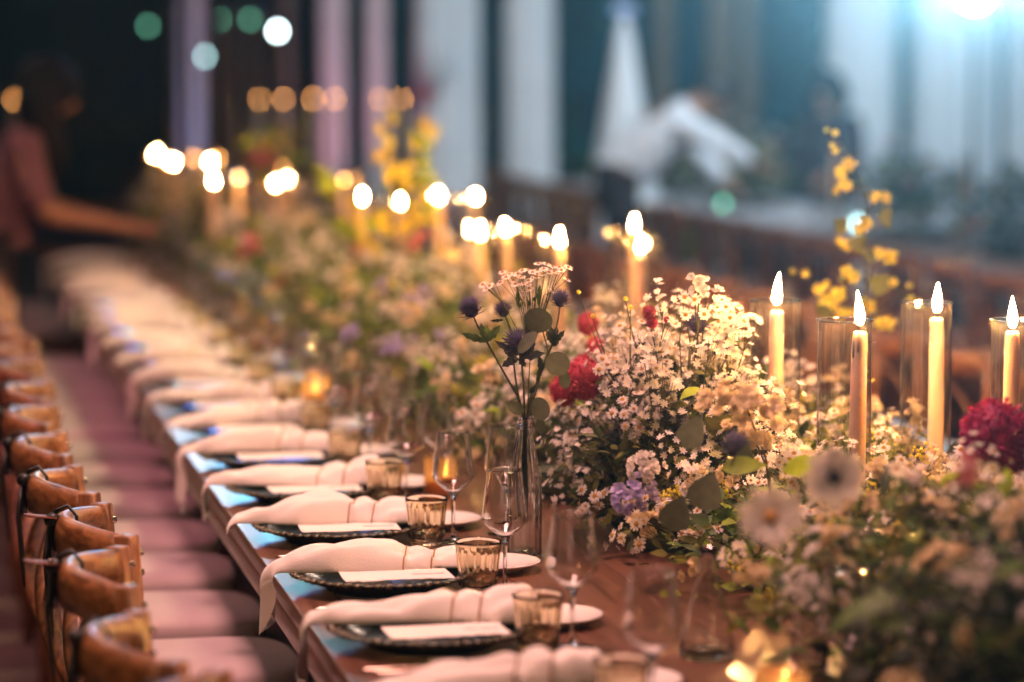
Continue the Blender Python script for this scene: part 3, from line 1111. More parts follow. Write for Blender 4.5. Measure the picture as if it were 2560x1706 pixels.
def celosia(rx, rz, mat, seed):
    q = random.Random(seed)
    V, F = [], []
    e = ellipsoid((0, 0, 0), (rx * .9, rx * .9, rz * .9), 18, 14, .25, 5)
    n = 420
    for i in range(n):
        z = 1 - 2 * (i + .5) / n
        a = i * 2.39996
        d = Vector((math.sqrt(1 - z * z) * math.cos(a), math.sqrt(1 - z * z) * math.sin(a), z))
        k = .9 * (1 + .25 * mnoise.noise(d * 5))
        p = Vector((d.x * rx * k, d.y * rx * k, d.z * rz * k))
        s = rx * .12 * q.uniform(.6, 1.4)
        u = d.orthogonal().normalized()
        u = (Matrix.Rotation(q.uniform(0, 6), 3, d) @ u) * s
        b = len(V)
        V += [p - u * .5, p + u * .5, p + d * s * 1.1 + u * .5, p + d * s * 1.1 - u * .5]
        F += [(b, b + 1, b + 2, b + 3)]
    return proto([(e, mat), ((V, F), mat)])


PR['celosia'] = celosia(.042, .052, 'p_red', 1)
PR['small_celosia'] = celosia(.020, .022, 'p_red', 2)
PR['magenta_celosia'] = celosia(.056, .050, 'p_mag', 3)
PMESH = {}
for kk, (V, F, MI, mats) in PR.items():
    b = MB()
    b.v, b.f, b.m = [tuple(p) for p in V], F, MI
    PMESH[kk] = b.mesh(kk, mats)


def leaf_geo(l, w, heart=False, curl=.15, n=5, fold=.18):
    V, F = [], []
    for i in range(n + 1):
        t = i / n
        ww = w * .5 * (math.sin(PI * t ** (.62 if heart else .85)) ** (.75 if heart else .9)) if 0 < t < 1 else .0004
        z = -curl * l * t * t
        V += [(l * t, -ww, z + ww * fold), (l * t, 0, z), (l * t, ww, z + ww * fold)]
    for i in range(n):
        a = i * 3
        F += [(a, a + 3, a + 4, a + 1), (a + 1, a + 4, a + 5, a + 2)]
    return V, F


def leafmesh(name, l, w, mat, **k):
    return MB().add(*leaf_geo(l, w, **k)).mesh(name, mat)


LEAFM = {'round_grey': leafmesh('leaf', .052, .048, 'leaf_grey', heart=True, curl=.1), 'heart_green': leafmesh('leaf', .058, .054, 'leaf_olive', heart=True, curl=.2),
         'long_green': leafmesh('leaf', .085, .030, 'leaf_green', curl=.3), 'lime': leafmesh('leaf', .075, .035, 'leaf_lime', curl=.3),
         'dark_long': leafmesh('leaf', .075, .022, 'leaf_dark', curl=.35)}


def align(d, spin=0):
    """rotation taking +z to d"""
    d = Vector(d).normalized()
    return d.to_track_quat('Z', 'Y').to_matrix() @ Matrix.Rotation(spin, 3, 'Z')


def leaf_rot(d, spin):
    """rotation taking +x to d"""
    d = Vector(d).normalized()
    return d.to_track_quat('X', 'Z').to_matrix() @ Matrix.Rotation(spin, 3, 'X')


class Bulk:
    """numpy accumulator for stuff meshes"""
    def __init__(self):
        self.V, self.F, self.MI, self.n, self.mats = [], [], [], 0, []

    def mi(self, m):
        if m not in self.mats:
            self.mats.append(m)
        return self.mats.index(m)

    def add(self, V, F, MI, mats, mat3, loc, s=1.0):
        A = np.asarray(V, dtype=np.float64) * s
        A = A @ np.array(mat3).T + np.array(loc)
        self.V.append(A)
        lut = [self.mi(m) for m in mats]
        for f, m in zip(F, MI):
            self.F.append(tuple(i + self.n for i in f))
            self.MI.append(lut[m])
        self.n += len(A)

    def raw(self, V, F, mat):
        m = self.mi(mat)
        self.V.append(np.array([tuple(p) for p in V], dtype=np.float64))
        for f in F:
            self.F.append(tuple(i + self.n for i in f))
            self.MI.append(m)
        self.n += len(V)

    def build(self, name, parent, smooth=True):
        if not self.n:
            return None
        me = bpy.data.meshes.new(name)
        me.from_pydata(np.concatenate(self.V).tolist(), [], self.F)
        for m in self.mats:
            me.materials.append(M[m])
        me.polygons.foreach_set('material_index', self.MI)
        me.polygons.foreach_set('use_smooth', [smooth] * len(me.polygons))
        return stuffpart(obj(name, me, parent))


LEAFSMALL = [leaf_geo(1, .42, curl=.25, n=3), leaf_geo(1, .26, curl=.35, n=3), leaf_geo(1, .6, heart=True, curl=.2, n=3)]


def clear_of_candles(p, r=.056):
    for (x, y) in CANDLES:
        if (p[0] - x) ** 2 + (p[1] - y) ** 2 < r * r and p[2] < 1.24:
            return False
    return True


def arrangement(label, cx, cy, rx, ry, h, seed, nsprig=60, nleaf=1500, nobj=80, mix=None, leaves=None, z0=TZ, big=8, name='flower_arrangement', group='flower arrangements down the middle of the table', leafscale=1.0, clear_low=0.0):
    q = random.Random(seed)
    mix = mix or {'aster': 5, 'chamomile': 2, 'cream_blossom': 1.2, 'yarrow': .8, 'white_bell': .5, 'lavender_bell': .3}
    leaves = leaves or {'leaf_dark': 3, 'leaf_green': 3, 'leaf_olive': 3, 'leaf_lime': .4}
    t = thing(name, label, 'flower arrangement', (cx, cy, z0), 0, group)
    ks, kw = list(mix), list(mix.values())
    ls, lw = list(leaves), list(leaves.values())
    stems, foliage, filler = Bulk(), Bulk(), Bulk()
    tray = MB().add(*lathe([(.0005, .001), (.9, .001), (.95, .012), (1, .05), (.97, .05), (.9, .015), (.0005, .012)], 24))
    tm = tray.mesh('tray', 'leaf_dark')
    tr = obj('tray', tm, t)
    tr.scale = (rx * .55, ry * .55, .6)
    heads = []
    C = Vector((cx, cy, z0))

    def surf():
        while True:
            u, v = q.uniform(-1, 1), q.uniform(-1, 1)
            d = u * u + v * v
            if d < 1:
                break
        zz = h * math.sqrt(1 - d) ** .8
        return u, v, zz
    for s in range(nsprig):
        u, v, zz = surf()
        k = q.uniform(.72, 1.12) if q.random() < .86 else q.uniform(1.12, 1.42)
        tip = Vector((rx * u * min(k, 1.04), ry * v * min(k, 1.04), zz * k + .015))
        base = Vector((rx * u * .35, ry * v * .35, .02))
        if not clear_of_candles(tip + C, .062):
            continue
        mid = base.lerp(tip, .55) + Vector((0, 0, .08 * h + q.uniform(-.01, .02)))
        path = [base, base.lerp(mid, .6), mid, mid.lerp(tip, .55), tip]
        V, F = tube(path, [.0016, .0014, .0012, .001, .0009], 3, False)
        stems.raw(V, F, 'stem')
        kind = q.choices(ks, kw)[0]
        out = (tip - mid).normalized()
        nfl = {'aster': q.randint(9, 15), 'chamomile': q.randint(4, 9), 'cream_blossom': q.randint(6, 10), 'yarrow': q.randint(28, 40), 'lavender_bell': q.randint(8, 13), 'white_bell': q.randint(6, 11), 'pink_blossom': q.randint(3, 6), 'bud': 6}.get(kind, 6)
        sp = {'aster': .042, 'chamomile': .040, 'cream_blossom': .026, 'yarrow': .022, 'lavender_bell': .028, 'white_bell': .028}.get(kind, .03)
        for i in range(nfl):
            dr = Vector((q.gauss(0, 1), q.gauss(0, 1), q.gauss(.2, .9)))
            off = dr.normalized() * sp * q.random() ** .5
            p = tip + off + out * sp * .3
            if p.z < .01 or not clear_of_candles(p + C):
                continue
            nrm = (out * .6 + off.normalized() * .7 + Vector((-.15, -.35, .25)) + Vector((q.gauss(0, .25), q.gauss(0, .25), q.gauss(0, .25)))).normalized()
            pd = tip - out * sp * .8
            V, F = tube([pd, p - nrm * .001], [.0006, .0005], 3, False)
            stems.raw(V, F, 'stem')
            sc = q.uniform(.75, 1.25)
            heads.append((kind, p, align(nrm, q.uniform(0, 6)), sc))
        # leaves on the stem
        for i in range(9):
            tt = q.uniform(.25, .97)
            p = base.lerp(mid, tt / .5) if tt < .5 else mid.lerp(tip, (tt - .5) / .5)
            dr = Vector((q.gauss(0, 1), q.gauss(0, 1), q.gauss(.4, .6)))
            lf = q.choice(LEAFSMALL[:2])
            if clear_of_candles(p + C):
                foliage.add(lf[0], lf[1], [0] * len(lf[1]), [q.choices(ls, lw)[0]], leaf_rot(dr, q.uniform(-1, 1)), p, q.uniform(.016, .036) * leafscale)
    for i in range(nleaf):
        u, v, zz = surf()
        k = q.random() ** .45
        f1 = mnoise.noise(Vector((u * 2.2 + seed * 3.1, v * 2.2, zz * 4)))
        p = Vector((rx * u * k, ry * v * k, max(.012, zz * k * (.96 + .14 * f1))))
        if not clear_of_candles(p + C, .06):
            continue
        dr = Vector((u * 1.2, v * 1.2, .5)) + Vector((q.gauss(0, .8), q.gauss(0, .8), q.gauss(0, .6)))
        lf = q.choice(LEAFSMALL)
        # clumps of the same kind of leaf
        pick = mnoise.noise(Vector((u * 1.7 - seed, v * 1.7, zz * 3))) * .5 + .5 + q.uniform(-.25, .25)
        acc, m = 0, ls[-1]
        tot = sum(lw)
        for a_, b_ in zip(ls, lw):
            acc += b_ / tot
            if pick < acc:
                m = a_
                break
        foliage.add(lf[0], lf[1], [0] * len(lf[1]), [m], leaf_rot(dr, q.uniform(-1.2, 1.2)), p, q.uniform(.018, .046) * leafscale)
    # nearest heads to the viewer's side become separate parts
    heads.sort(key=lambda hd: hd[1].y + .35 * hd[1].x - .5 * hd[1].z)
    for n_, (kind, p, m3, sc) in enumerate(heads):
        V, F, MI, mats = PR[kind]
        if n_ < nobj and kind != 'yarrow':
            o = obj(kind, PMESH[kind], t, p, m3.to_euler())
            o.scale = (sc, sc, sc)
        else:
            filler.add(V, F, MI, mats, m3, p, sc)
    for i in range(big):
        u, v, zz = surf()
        p = Vector((rx * u, ry * v, zz))
        if not clear_of_candles(p + C, .09):
            continue
        o = obj('leaf', LEAFM[q.choice(list(LEAFM))], t, p, leaf_rot((u + q.gauss(0, .5), v - .2 + q.gauss(0, .5), .4 + q.gauss(0, .4)), q.uniform(-.8, .8)).to_euler())
        k = q.uniform(.7, 1.1)
        o.scale = (k, k, k)
    stems.build('stems', t)
    foliage.build('foliage', t)
    filler.build('filler_flowers', t)
    return t


def addpart(t, kind, loc, nrm, s=1.0, stem_to=None, spin=0):
    o = obj(kind, PMESH[kind], t, Vector(loc) - t.location, align(nrm, spin).to_euler())
    o.scale = (s, s, s)
    if stem_to is not None:
        a = Vector(loc) - t.location - Vector(nrm).normalized() * .004
        b = Vector(stem_to) - t.location
        m = a.lerp(b, .45) + Vector((rnd.uniform(-.015, .015), rnd.uniform(-.01, .01), .02))
        obj('stem', MB().add(*tube([b, m, a], [.0014, .0011, .0009], 5)).mesh('stem', 'stem'), t)
    return o


def cluster(t, kind, c, rad, n, seed, face=(-.2, -.8, .4), s=1.0, stem_to=None):
    q = random.Random(seed)
    for i in range(n):
        d = Vector((q.gauss(0, 1), q.gauss(0, 1), q.gauss(0, 1))).normalized() * q.random() ** .4
        p = Vector(c) + Vector((d.x * rad[0], d.y * rad[1], d.z * rad[2]))
        o = addpart(t, kind, p, Vector(face) + d * .9, s * q.uniform(.8, 1.2), None, q.uniform(0, 6))
    if stem_to is not None:
        a, b = Vector(c) - t.location, Vector(stem_to) - t.location
        obj('stem', MB().add(*tube([b, a.lerp(b, .5) + Vector((.01, 0, .02)), a], [.0024, .002, .0015], 5)).mesh('stem', 'stem'), t)


WARM = {'aster': 3, 'chamomile': 3, 'cream_blossom': 4, 'yarrow': 1.5}
WHITE = {'aster': 9, 'chamomile': 1.5, 'white_bell': .6}
A0 = arrangement('dark leafy arrangement blurred in the bottom right corner', 1.56, 3.66, .38, .42, .33, 11, 50, 1900, 20, {'aster': 3, 'cream_blossom': 1.5, 'pink_blossom': .6}, {'leaf_dark': 6, 'leaf_green': 2.5, 'leaf_olive': 2, 'leaf_lime': .5}, leafscale=1.25, big=14)
A1 = arrangement('arrangement with pale anemone and big white daisy below the right hand candles', 1.60, 4.26, .38, .38, .27, 12, 80, 2000, 110, {'aster': 2.5, 'cream_blossom': 4, 'chamomile': 2, 'yarrow': 1}, {'leaf_dark': 2, 'leaf_green': 3, 'leaf_olive': 4, 'leaf_lime': 2}, leafscale=1.15, big=14)
A2 = arrangement('arrangement of cream yarrow and lavender blooms left of the right hand candles', 1.66, 4.98, .40, .36, .19, 13, 105, 1800, 200, {'cream_blossom': 3.5, 'chamomile': 3, 'aster': 3, 'yarrow': 1.2}, {'leaf_olive': 4, 'leaf_green': 3, 'leaf_lime': 2.2, 'leaf_dark': 1}, big=12)
A3 = arrangement('sharp dense bush of tiny white starry flowers right of the bottle', 1.455, 5.52, .225, .31, .35, 14, 190, 1700, 290, WHITE, {'leaf_dark': 4, 'leaf_olive': 3, 'leaf_green': 1.5}, big=6)
A4 = arrangement('arrangement with red celosia and pale blossoms behind the bottle', 1.52, 6.12, .38, .37, .29, 15, 120, 1700, 220, {'aster': 4, 'chamomile': 2, 'cream_blossom': 3, 'yarrow': 1}, {'leaf_olive': 4, 'leaf_dark': 2, 'leaf_green': 2}, big=8)
A3b = arrangement('low cream and green arrangement at the foot of the right hand candles', 1.82, 5.62, .26, .36, .20, 24, 70, 1300, 60, WARM, {'leaf_green': 3, 'leaf_olive': 3, 'leaf_lime': 1, 'leaf_dark': 2}, big=6)
A3c = arrangement('low arrangement behind the right hand candles in front of the brown chairs', 1.92, 6.35, .24, .40, .20, 25, 50, 900, 20, WARM, {'leaf_green': 3, 'leaf_olive': 3, 'leaf_lime': 1, 'leaf_dark': 2}, big=6)
A5 = arrangement('olive and cream arrangement behind the thistles', 1.56, 6.85, .46, .42, .26, 16, 84, 2000, 100, {'cream_blossom': 3, 'yarrow': 4, 'aster': 4}, {'leaf_olive': 5, 'leaf_dark': 2, 'leaf_green': 3, 'leaf_lime': 1})
A6 = arrangement('tall soft arrangement of dusty white flowers left of the thistles', 1.52, 7.65, .46, .45, .29, 17, 96, 2000, 60, {'aster': 5, 'cream_blossom': 2, 'chamomile': 2, 'lavender_bell': .8}, {'leaf_dark': 2, 'leaf_olive': 4, 'leaf_green': 3, 'leaf_lime': 1})
specs = [('pale flowers in front of the yellow flowering branch', 1.52, 8.55, .46, .46, .28, WARM), ('mixed blooms beneath the yellow flowering branch', 1.5, 9.4, .46, .46, .27, WARM),
         ('blurred mixed flowers with a red bloom', 1.48, 10.3, .46, .48, .29, WHITE), ('blurred white and green flowers left of the yellow branch', 1.46, 11.2, .46, .5, .33, WARM),
         ('blurred flowers around the small group of two far candles', 1.48, 12.1, .44, .5, .33, WHITE), ('blurred flowers by the far candles', 1.45, 13.0, .44, .5, .33, WARM),
         ('blurred flowers at the very end of the table', 1.42, 13.85, .44, .5, .36, WHITE)]
AR = [A0, A1, A2, A3, A4, A5, A6]
for i, (lab, x, y, rx, ry, h, mx) in enumerate(specs):
    lv = {'leaf_olive': 4, 'leaf_dark': 1.0, 'leaf_green': 4, 'leaf_lime': 2.0 + 1.2 * (i % 2)}
    AR.append(arrangement('arrangement of ' + lab, x, y, rx, ry, h, 30 + i, 64, 1300, 20, dict(mx, pink_blossom=.3, lavender_bell=.3), lv, leafscale=1.3, big=5))

# named blooms
addpart(A4, 'celosia', (1.292, 5.60, 1.062), (-.1, -.3, 1), .86, (1.5, 5.95, .80))
addpart(A4, 'celosia', (1.255, 5.62, 1.035), (-.4, -.3, .8), .62, (1.5, 5.95, .80))
addpart(A4, 'small_celosia', (1.395, 6.016, 1.128), (0, -.3, 1), 1.1, (1.5, 6.0, .80))
addpart(A4, 'small_celosia', (1.405, 5.99, 1.085), (.2, -.4, 1), .9, (1.5, 6.0, .80))
addpart(A3, 'small_celosia', (1.349, 5.316, 1.212), (0, -.5, 1), .62, (1.44, 5.5, .85))
addpart(A3, 'small_celosia', (1.355, 5.318, 1.193), (.3, -.5, 1), .50)
addpart(A3, 'small_celosia', (1.386, 5.33, 1.197), (.3, -.5, 1), .28, (1.40, 5.4, 1.0))
addpart(A1, 'magenta_celosia', (1.756, 4.602, 1.065), (-.2, -.4, 1), 1.05, (1.7, 4.6, .85))
addpart(A1, 'magenta_celosia', (1.790, 4.63, 1.035), (.5, -.2, .7), .8, (1.7, 4.6, .85))
addpart(A1, 'anemone', (1.285, 4.00, 1.092), (-.35, -1, .25), .95, (1.5, 4.4, .80))
addpart(A1, 'daisy', (1.160, 3.89, 1.056), (-.35, -1, .45), .95, (1.5, 4.6, .80))
addpart(A1, 'daisy', (1.50, 4.05, .965), (-.2, -1, .3), .75, (1.6, 4.6, .80))
cluster(A3, 'lavender_bell', (1.243, 5.004, .925), (.045, .03, .030), 30, 5, s=1.0, stem_to=(1.4, 5.3, .84))
cluster(A3, 'white_bell', (1.265, 5.004, .970), (.035, .03, .022), 20, 6, s=1.0, stem_to=(1.4, 5.3, .84))
cluster(A2, 'cream_blossom', (1.40, 4.86, 1.10), (.085, .06, .035), 46, 7, (-.1, -.5, .9), 1.15, (1.5, 5.0, .84))
cluster(A2, 'cream_blossom', (1.43, 4.92, 1.04), (.06, .06, .04), 26, 8, (-.1, -.5, .9), 1.1, (1.5, 5.0, .84))
addpart(A3, 'thistle', (1.478, 5.45, 1.175), (0, -.3, 1), 1.0, (1.5, 5.5, .9))
addpart(A2, 'thistle', (1.37, 4.80, 1.03), (-.1, -.3, 1), 1.1, (1.45, 4.95, .85))
cluster(A3, 'white_bell', (1.455, 5.36, 1.258), (.016, .016, .030), 9, 9, s=1.05, stem_to=(1.47, 5.5, .98))
for p in ((1.425, 5.34, 1.205), (1.462, 5.345, 1.205), (1.445, 5.35, 1.232), (1.428, 5.36, 1.236)):
    addpart(A3, 'chamomile', p, (-.2, -1, .3), 1.05, (1.46, 5.48, 1.0))
cluster(A3, 'chamomile', (1.545, 5.50, 1.175), (.05, .05, .05), 34, 10, s=.95, stem_to=(1.55, 5.55, .95))
for i, p in enumerate(((1.235, 5.40, 1.245), (1.262, 5.40, 1.20), (1.335, 5.40, 1.215), (1.33, 5.42, 1.23))):
    addpart(A3, 'yarrow', p, (0, -1, 1), 1.6, (1.38, 5.52, .95))
for i, (p, s) in enumerate((((1.30, 4.86, 1.02), 1.2), ((1.315, 4.83, .92), 1.3), ((1.255, 4.80, .89), 1.2), ((1.36, 4.75, .99), 1.0))):
    o = obj('leaf', LEAFM['round_grey'], A2, Vector(p) - A2.location, (R(60 + 20 * i), R(-70), R(-20)))
    o.scale = (s, s, s)
for i, p in enumerate(((1.44, 4.25, .88), (1.475, 4.24, .90), (1.40, 4.28, .86), (1.33, 4.75, 1.0), (1.42, 4.70, 1.0))):
    o = obj('leaf', LEAFM['lime'], A1, Vector(p) - A1.location, (R(20 * i), R(-15), R(200 + 40 * i)))
cluster(AR[9], 'small_celosia' if False else 'pink_blossom', (1.18, 10.35, 1.02), (.04, .04, .04), 16, 12, s=1.3, stem_to=(1.4, 10.4, .82))
cluster(AR[10], 'white_bell', (1.2, 11.1, 1.06), (.05, .05, .06), 22, 13, s=1.4, stem_to=(1.4, 11.2, .82))
cluster(AR[12], 'pink_blossom', (1.55, 12.9, 1.22), (.06, .06, .05), 18, 14, s=1.5, stem_to=(1.5, 13, .82))


# ------------------------------------------------------------------ flowering branches (yellow)
def branch(label, loc, unit, origin, stems, flowers, leaves, seed, fs=1.0, lsz=1.0):
    q = random.Random(seed)
    t = thing('flowering_branch', label, 'flowering branch', loc, R(-11.6), 'yellow flowering branches')

    def P(a, b, j=.0):
        return Vector(((a - origin[0]) * unit, q.uniform(-j, j), (origin[1] - b) * unit))
    for s in stems:
        pts = [P(a, b, .01) for a, b in s]
        rad = [.0028 - .0018 * i / (len(pts) - 1) for i in range(len(pts))]
        obj('stem', MB().add(*tube(pts, rad, 5)).mesh('stem', 'stem'), t)
    for (a, b, s) in flowers:
        o = obj('yellow_blossom', PMESH['yellow_blossom'], t, P(a, b, .03), align((q.uniform(-.8, .8), -.8, q.uniform(-.3, .8)), q.uniform(0, 6)).to_euler())
        o.scale = (s * fs,) * 3
    for (a, b, w_, m) in leaves:
        p = P(a, b, .03)
        d = (q.uniform(-1, 1), -.15, q.uniform(-.8, .8))
        k = w_ * unit / .055 * lsz
        m3 = leaf_rot(d, q.uniform(.9, 1.6))
        o = obj('leaf', LEAFM[m], t, p - m3 @ Vector((.028 * k, 0, 0)), m3.to_euler())
        o.scale = (k, k, k)
    return t


f2 = [(235, 50, .35), (290, 70, .5), (275, 165, .5), (305, 205, .55), (405, 300, 1), (345, 355, .9), (345, 440, .8), (385, 450, .9), (320, 490, .7), (600, 540, 1), (660, 540, .9), (530, 720, 1), (490, 760, .8),
      (320, 860, .9), (380, 890, .9), (620, 950, 1), (690, 965, 1.15), (400, 1090, 1), (440, 1110, .9), (735, 1155, .7), (850, 1180, .5), (235, 1165, .7), (180, 1200, .8), (330, 1240, 1.1), (230, 1280, .9), (270, 1270, 1),
      (530, 1300, .9), (570, 1330, 1), (860, 1300, .9), (910, 1310, .7), (350, 1380, .9), (410, 1370, .8), (640, 1460, 1), (690, 1450, 1.1), (85, 1085, .6), (10, 1075, .5), (300, 1330, .8)]
l2 = [(350, 740, 120, 'heart_green'), (670, 680, 140, 'heart_green'), (455, 860, 140, 'heart_green'), (630, 1165, 165, 'heart_green'), (250, 1350, 150, 'heart_green'), (550, 960, 90, 'heart_green'), (350, 1130, 80, 'heart_green'), (540, 520, 60, 'heart_green'), (480, 900, 100, 'heart_green')]
s2 = [[(530, 1900), (530, 1560), (525, 1100), (490, 840), (520, 640), (480, 400), (400, 230), (310, 110), (220, 40)], [(525, 1200), (590, 1000), (680, 960)], [(500, 860), (400, 890), (310, 860)],
      [(525, 1350), (380, 1330), (200, 1230), (110, 1120), (70, 1080), (0, 1075)], [(530, 1450), (700, 1300), (800, 1260), (900, 1310)], [(780, 1260), (740, 1150)], [(820, 1280), (850, 1180), (850, 1050)], [(520, 650), (600, 560), (680, 540)], [(490, 470), (400, 440), (330, 450)],
      [(525, 1150), (430, 1100), (380, 1070)], [(530, 1500), (600, 1480), (690, 1450)]]
branch('tall branch of orange yellow blossoms and round leaves behind the right hand candles', (2.152, 6.476, 1.04), 3.137e-4, (530, 1560), s2, f2, l2, 3, .95, 1.1)
f1 = [(1770, 565, 1), (1785, 578, .9), (1725, 630, 1), (1765, 680, 1), (1755, 735, 1), (1720, 750, .9), (1940, 600, 1), (1965, 640, 1.1), (1930, 600, .9), (1800, 810, 1.1), (1770, 800, 1), (1830, 830, 1), (1850, 880, 1),
      (1910, 900, 1.1), (1940, 940, 1), (1900, 1040, 1.1), (1850, 1060, 1.1), (1970, 1030, 1.1), (1640, 1020, 1), (1650, 1120, 1), (1720, 1010, .9), (1740, 1050, 1.1), (1700, 1150, 1.1), (1720, 1190, 1.2), (1710, 1230, 1),
      (1640, 1080, .9), (1770, 850, 1), (1890, 700, .8), (1830, 1070, 1), (1750, 1020, 1), (1860, 790, .9), (1600, 960, .8), (1880, 980, 1), (1760, 1090, 1)]
l1 = [(1890, 650, 60, 'lime'), (1920, 760, 60, 'lime'), (1910, 830, 60, 'lime'), (1940, 870, 60, 'lime'), (1960, 960, 60, 'lime'), (1560, 1060, 90, 'lime'), (1480, 880, 80, 'lime'), (1455, 810, 70, 'lime'), (1850, 950, 70, 'heart_green'),
      (1800, 900, 70, 'heart_green'), (1890, 860, 70, 'heart_green'), (1700, 1060, 70, 'lime'), (1580, 1080, 80, 'lime'), (1500, 930, 70, 'heart_green'), (1940, 700, 60, 'lime')]
s1 = [[(1820, 1500), (1810, 1230), (1790, 1000), (1780, 800), (1770, 700), (1760, 600), (1770, 540)], [(1815, 1200), (1880, 1000), (1920, 850), (1910, 720), (1930, 640), (1950, 590)], [(1800, 1150), (1720, 1180), (1680, 1100), (1640, 1020)],
      [(1700, 1150), (1560, 1050), (1490, 900), (1450, 800)], [(1880, 1000), (1960, 1030)]]
branch('tall branch of bright yellow blossoms and lime leaves beside the white drapes', (1.547, 9.366, 1.02), 7.03e-4, (1800, 1230), s1, f1, l1, 4, 1.15, 1.2)
q = random.Random(55)
f3 = [(q.gauss(0, 60), -q.uniform(0, 420), q.uniform(.8, 1.3)) for i in range(26)]
l3 = [(q.gauss(0, 80), -q.uniform(0, 420), 90, q.choice(['lime', 'lime', 'heart_green'])) for i in range(24)]
branch('yellow green flowering branch blurred at the far end behind the candles', (1.62, 13.1, 1.0), 9e-4, (0, 0), [[(0, 250), (0, 0), (15, -200), (-10, -420)], [(0, 0), (60, -150), (70, -300)]], f3, l3, 5, 1.1)

# ------------------------------------------------------------------ bottle with thistles
bot = [(.0005, .004), (.026, .004), (.0305, 0), (.0318, .004), (.032, .012), (.032, .135), (.0315, .148), (.029, .166), (.0235, .192), (.0165, .222), (.0135, .240), (.0128, .252), (.0150, .254), (.0152, .262), (.0148, .266), (.0118, .266),
       (.0108, .252), (.0112, .238), (.0140, .220), (.0210, .190), (.0268, .164), (.029, .146), (.0294, .130), (.0294, .016), (.027, .009), (.0005, .009)]


def bmod(r, z, a, k):
    if k < 15 and .012 <= z < .235:
        r *= 1 + .055 * abs(math.cos(a * 7)) - .03
    return r, z


prof = []
for i in range(len(bot) - 1):
    (r0, z0), (r1, z1) = bot[i], bot[i + 1]
    prof.append(bot[i])
BOT = MB().add(*lathe(bot, 112, bmod)).mesh('glass_bottle', 'clear')
o = obj('glass_bottle', BOT, None, (1.128, 5.379, TZ + .0005))
tag(o, 'clear ribbed glass bottle holding the thistles in the middle of the table', 'bottle')
bq = thing('thistle_bouquet', 'bouquet of purple thistles, chamomile and eucalyptus in the clear bottle', 'bouquet', (1.128, 5.379, 1.012), R(-11.6))
U = 2.08e-4
qb = random.Random(9)


def bp(a, b, j=0.0):
    return Vector(((a - 750) * U, j, (1480 - b) * U))


for (a, b, r, jy, st) in ((270, 490, 100, -.005, [(270, 490), (330, 640), (410, 780), (560, 1050), (690, 1280), (742, 1480), (755, 2300)]),
                          (560, 510, 76, .02, [(560, 510), (600, 620), (660, 780), (720, 930), (740, 1150), (752, 1480), (760, 2350)]),
                          (1070, 410, 82, .0, [(1070, 410), (1050, 580), (1000, 800), (890, 1080), (800, 1280), (768, 1480), (735, 2300)]),
                          (680, 780, 108, -.02, [(680, 780), (650, 950), (680, 1200), (745, 1480), (770, 2350)])):
    n = len(st)
    pts = [bp(x, y, jy * max(0, 1 - i / (n - 3)) + .002 * (i % 2)) for i, (x, y) in enumerate(st)]
    obj('stem', MB().add(*tube(pts[::-1], [.0020] * (n - 2) + [.0017, .0015], 6)).mesh('stem', 'stem'), bq)
    d = (pts[0] - pts[1]).normalized()
    o = obj('thistle', PMESH['thistle'], bq, pts[0], align(d + Vector((0, -.12, .1)), qb.uniform(0, 6)).to_euler())
    o.scale = (r * U / .021 * .98,) * 3
# round eucalyptus leaves on a thin twig
obj('stem', MB().add(*tube([bp(760, 2250), bp(768, 1480), bp(850, 1250, .004), bp(900, 1050, .004), bp(960, 860, 0), bp(900, 650, -.01), bp(865, 560, -.012)], .0012, 5)).mesh('stem', 'stem'), bq)


def round_leaf(c, w, h, tilt, jy, spin=0, yaw=0, mat='leaf_grey', notch=False):
    V, F = [(0, 0, 0)], []
    n = 22
    for i in range(n):
        a = 2 * PI * i / n
        k = 1 + .05 * math.cos(a) - .06 * (1 if notch and i == n // 2 else 0)
        V.append((w * k * math.cos(a), .10 * w * (math.cos(a) ** 2) - .03 * w, h * k * math.sin(a)))
    for i in range(n):
        F.append((0, 1 + i, 1 + (i + 1) % n))
    me = MB().add(V, F).mesh('leaf', mat)
    return obj('leaf', me, bq, bp(*c, jy), Euler((tilt, spin, yaw)))


round_leaf((865, 585), 128 * U, 115 * U, R(15), -.016, R(20))
round_leaf((768, 772), 120 * U, 58 * U, R(-35), -.045, R(-48), R(10))
round_leaf((1035, 970), 112 * U, 108 * U, R(-12), -.02, R(15))
round_leaf((1100, 1110), 52 * U, 85 * U, R(-8), -.018, R(-8))
round_leaf((668, 1370), 80 * U, 58 * U, R(-20), -.012, R(28))
round_leaf((885, 1375), 84 * U, 105 * U, R(-10), -.02, R(-20))
round_leaf((890, 1530), 45 * U, 72 * U, R(-8), -.016, R(-10))
round_leaf((815, 1370), 40 * U, 90 * U, R(10), .012, R(8))


def blade(a, b, w, jy, mat='leaf_green', teeth=True):
    A, B = bp(*a, jy), bp(*b, jy + qb.uniform(-.008, .008))
    d = B - A
    n = 7
    V, F = [], []
    sd = Vector((-d.z, 0, d.x)).normalized() * w * U
    for i in range(n + 1):
        t = i / n
        k = math.sin(PI * min(1, t * .9 + .08)) * (1 + (.45 if teeth and i % 2 else 0)) if i < n else .02
        c = A + d * t + Vector((0, -.006 * math.sin(PI * t), 0))
        V += [c + sd * k, c + Vector((0, .0015, 0)), c - sd * k]
    for i in range(n):
        q_ = i * 3
        F += [(q_, q_ + 1, q_ + 4, q_ + 3), (q_ + 1, q_ + 2, q_ + 5, q_ + 4)]
    obj('leaf', MB().add(V, F).mesh('leaf', mat, False), bq)


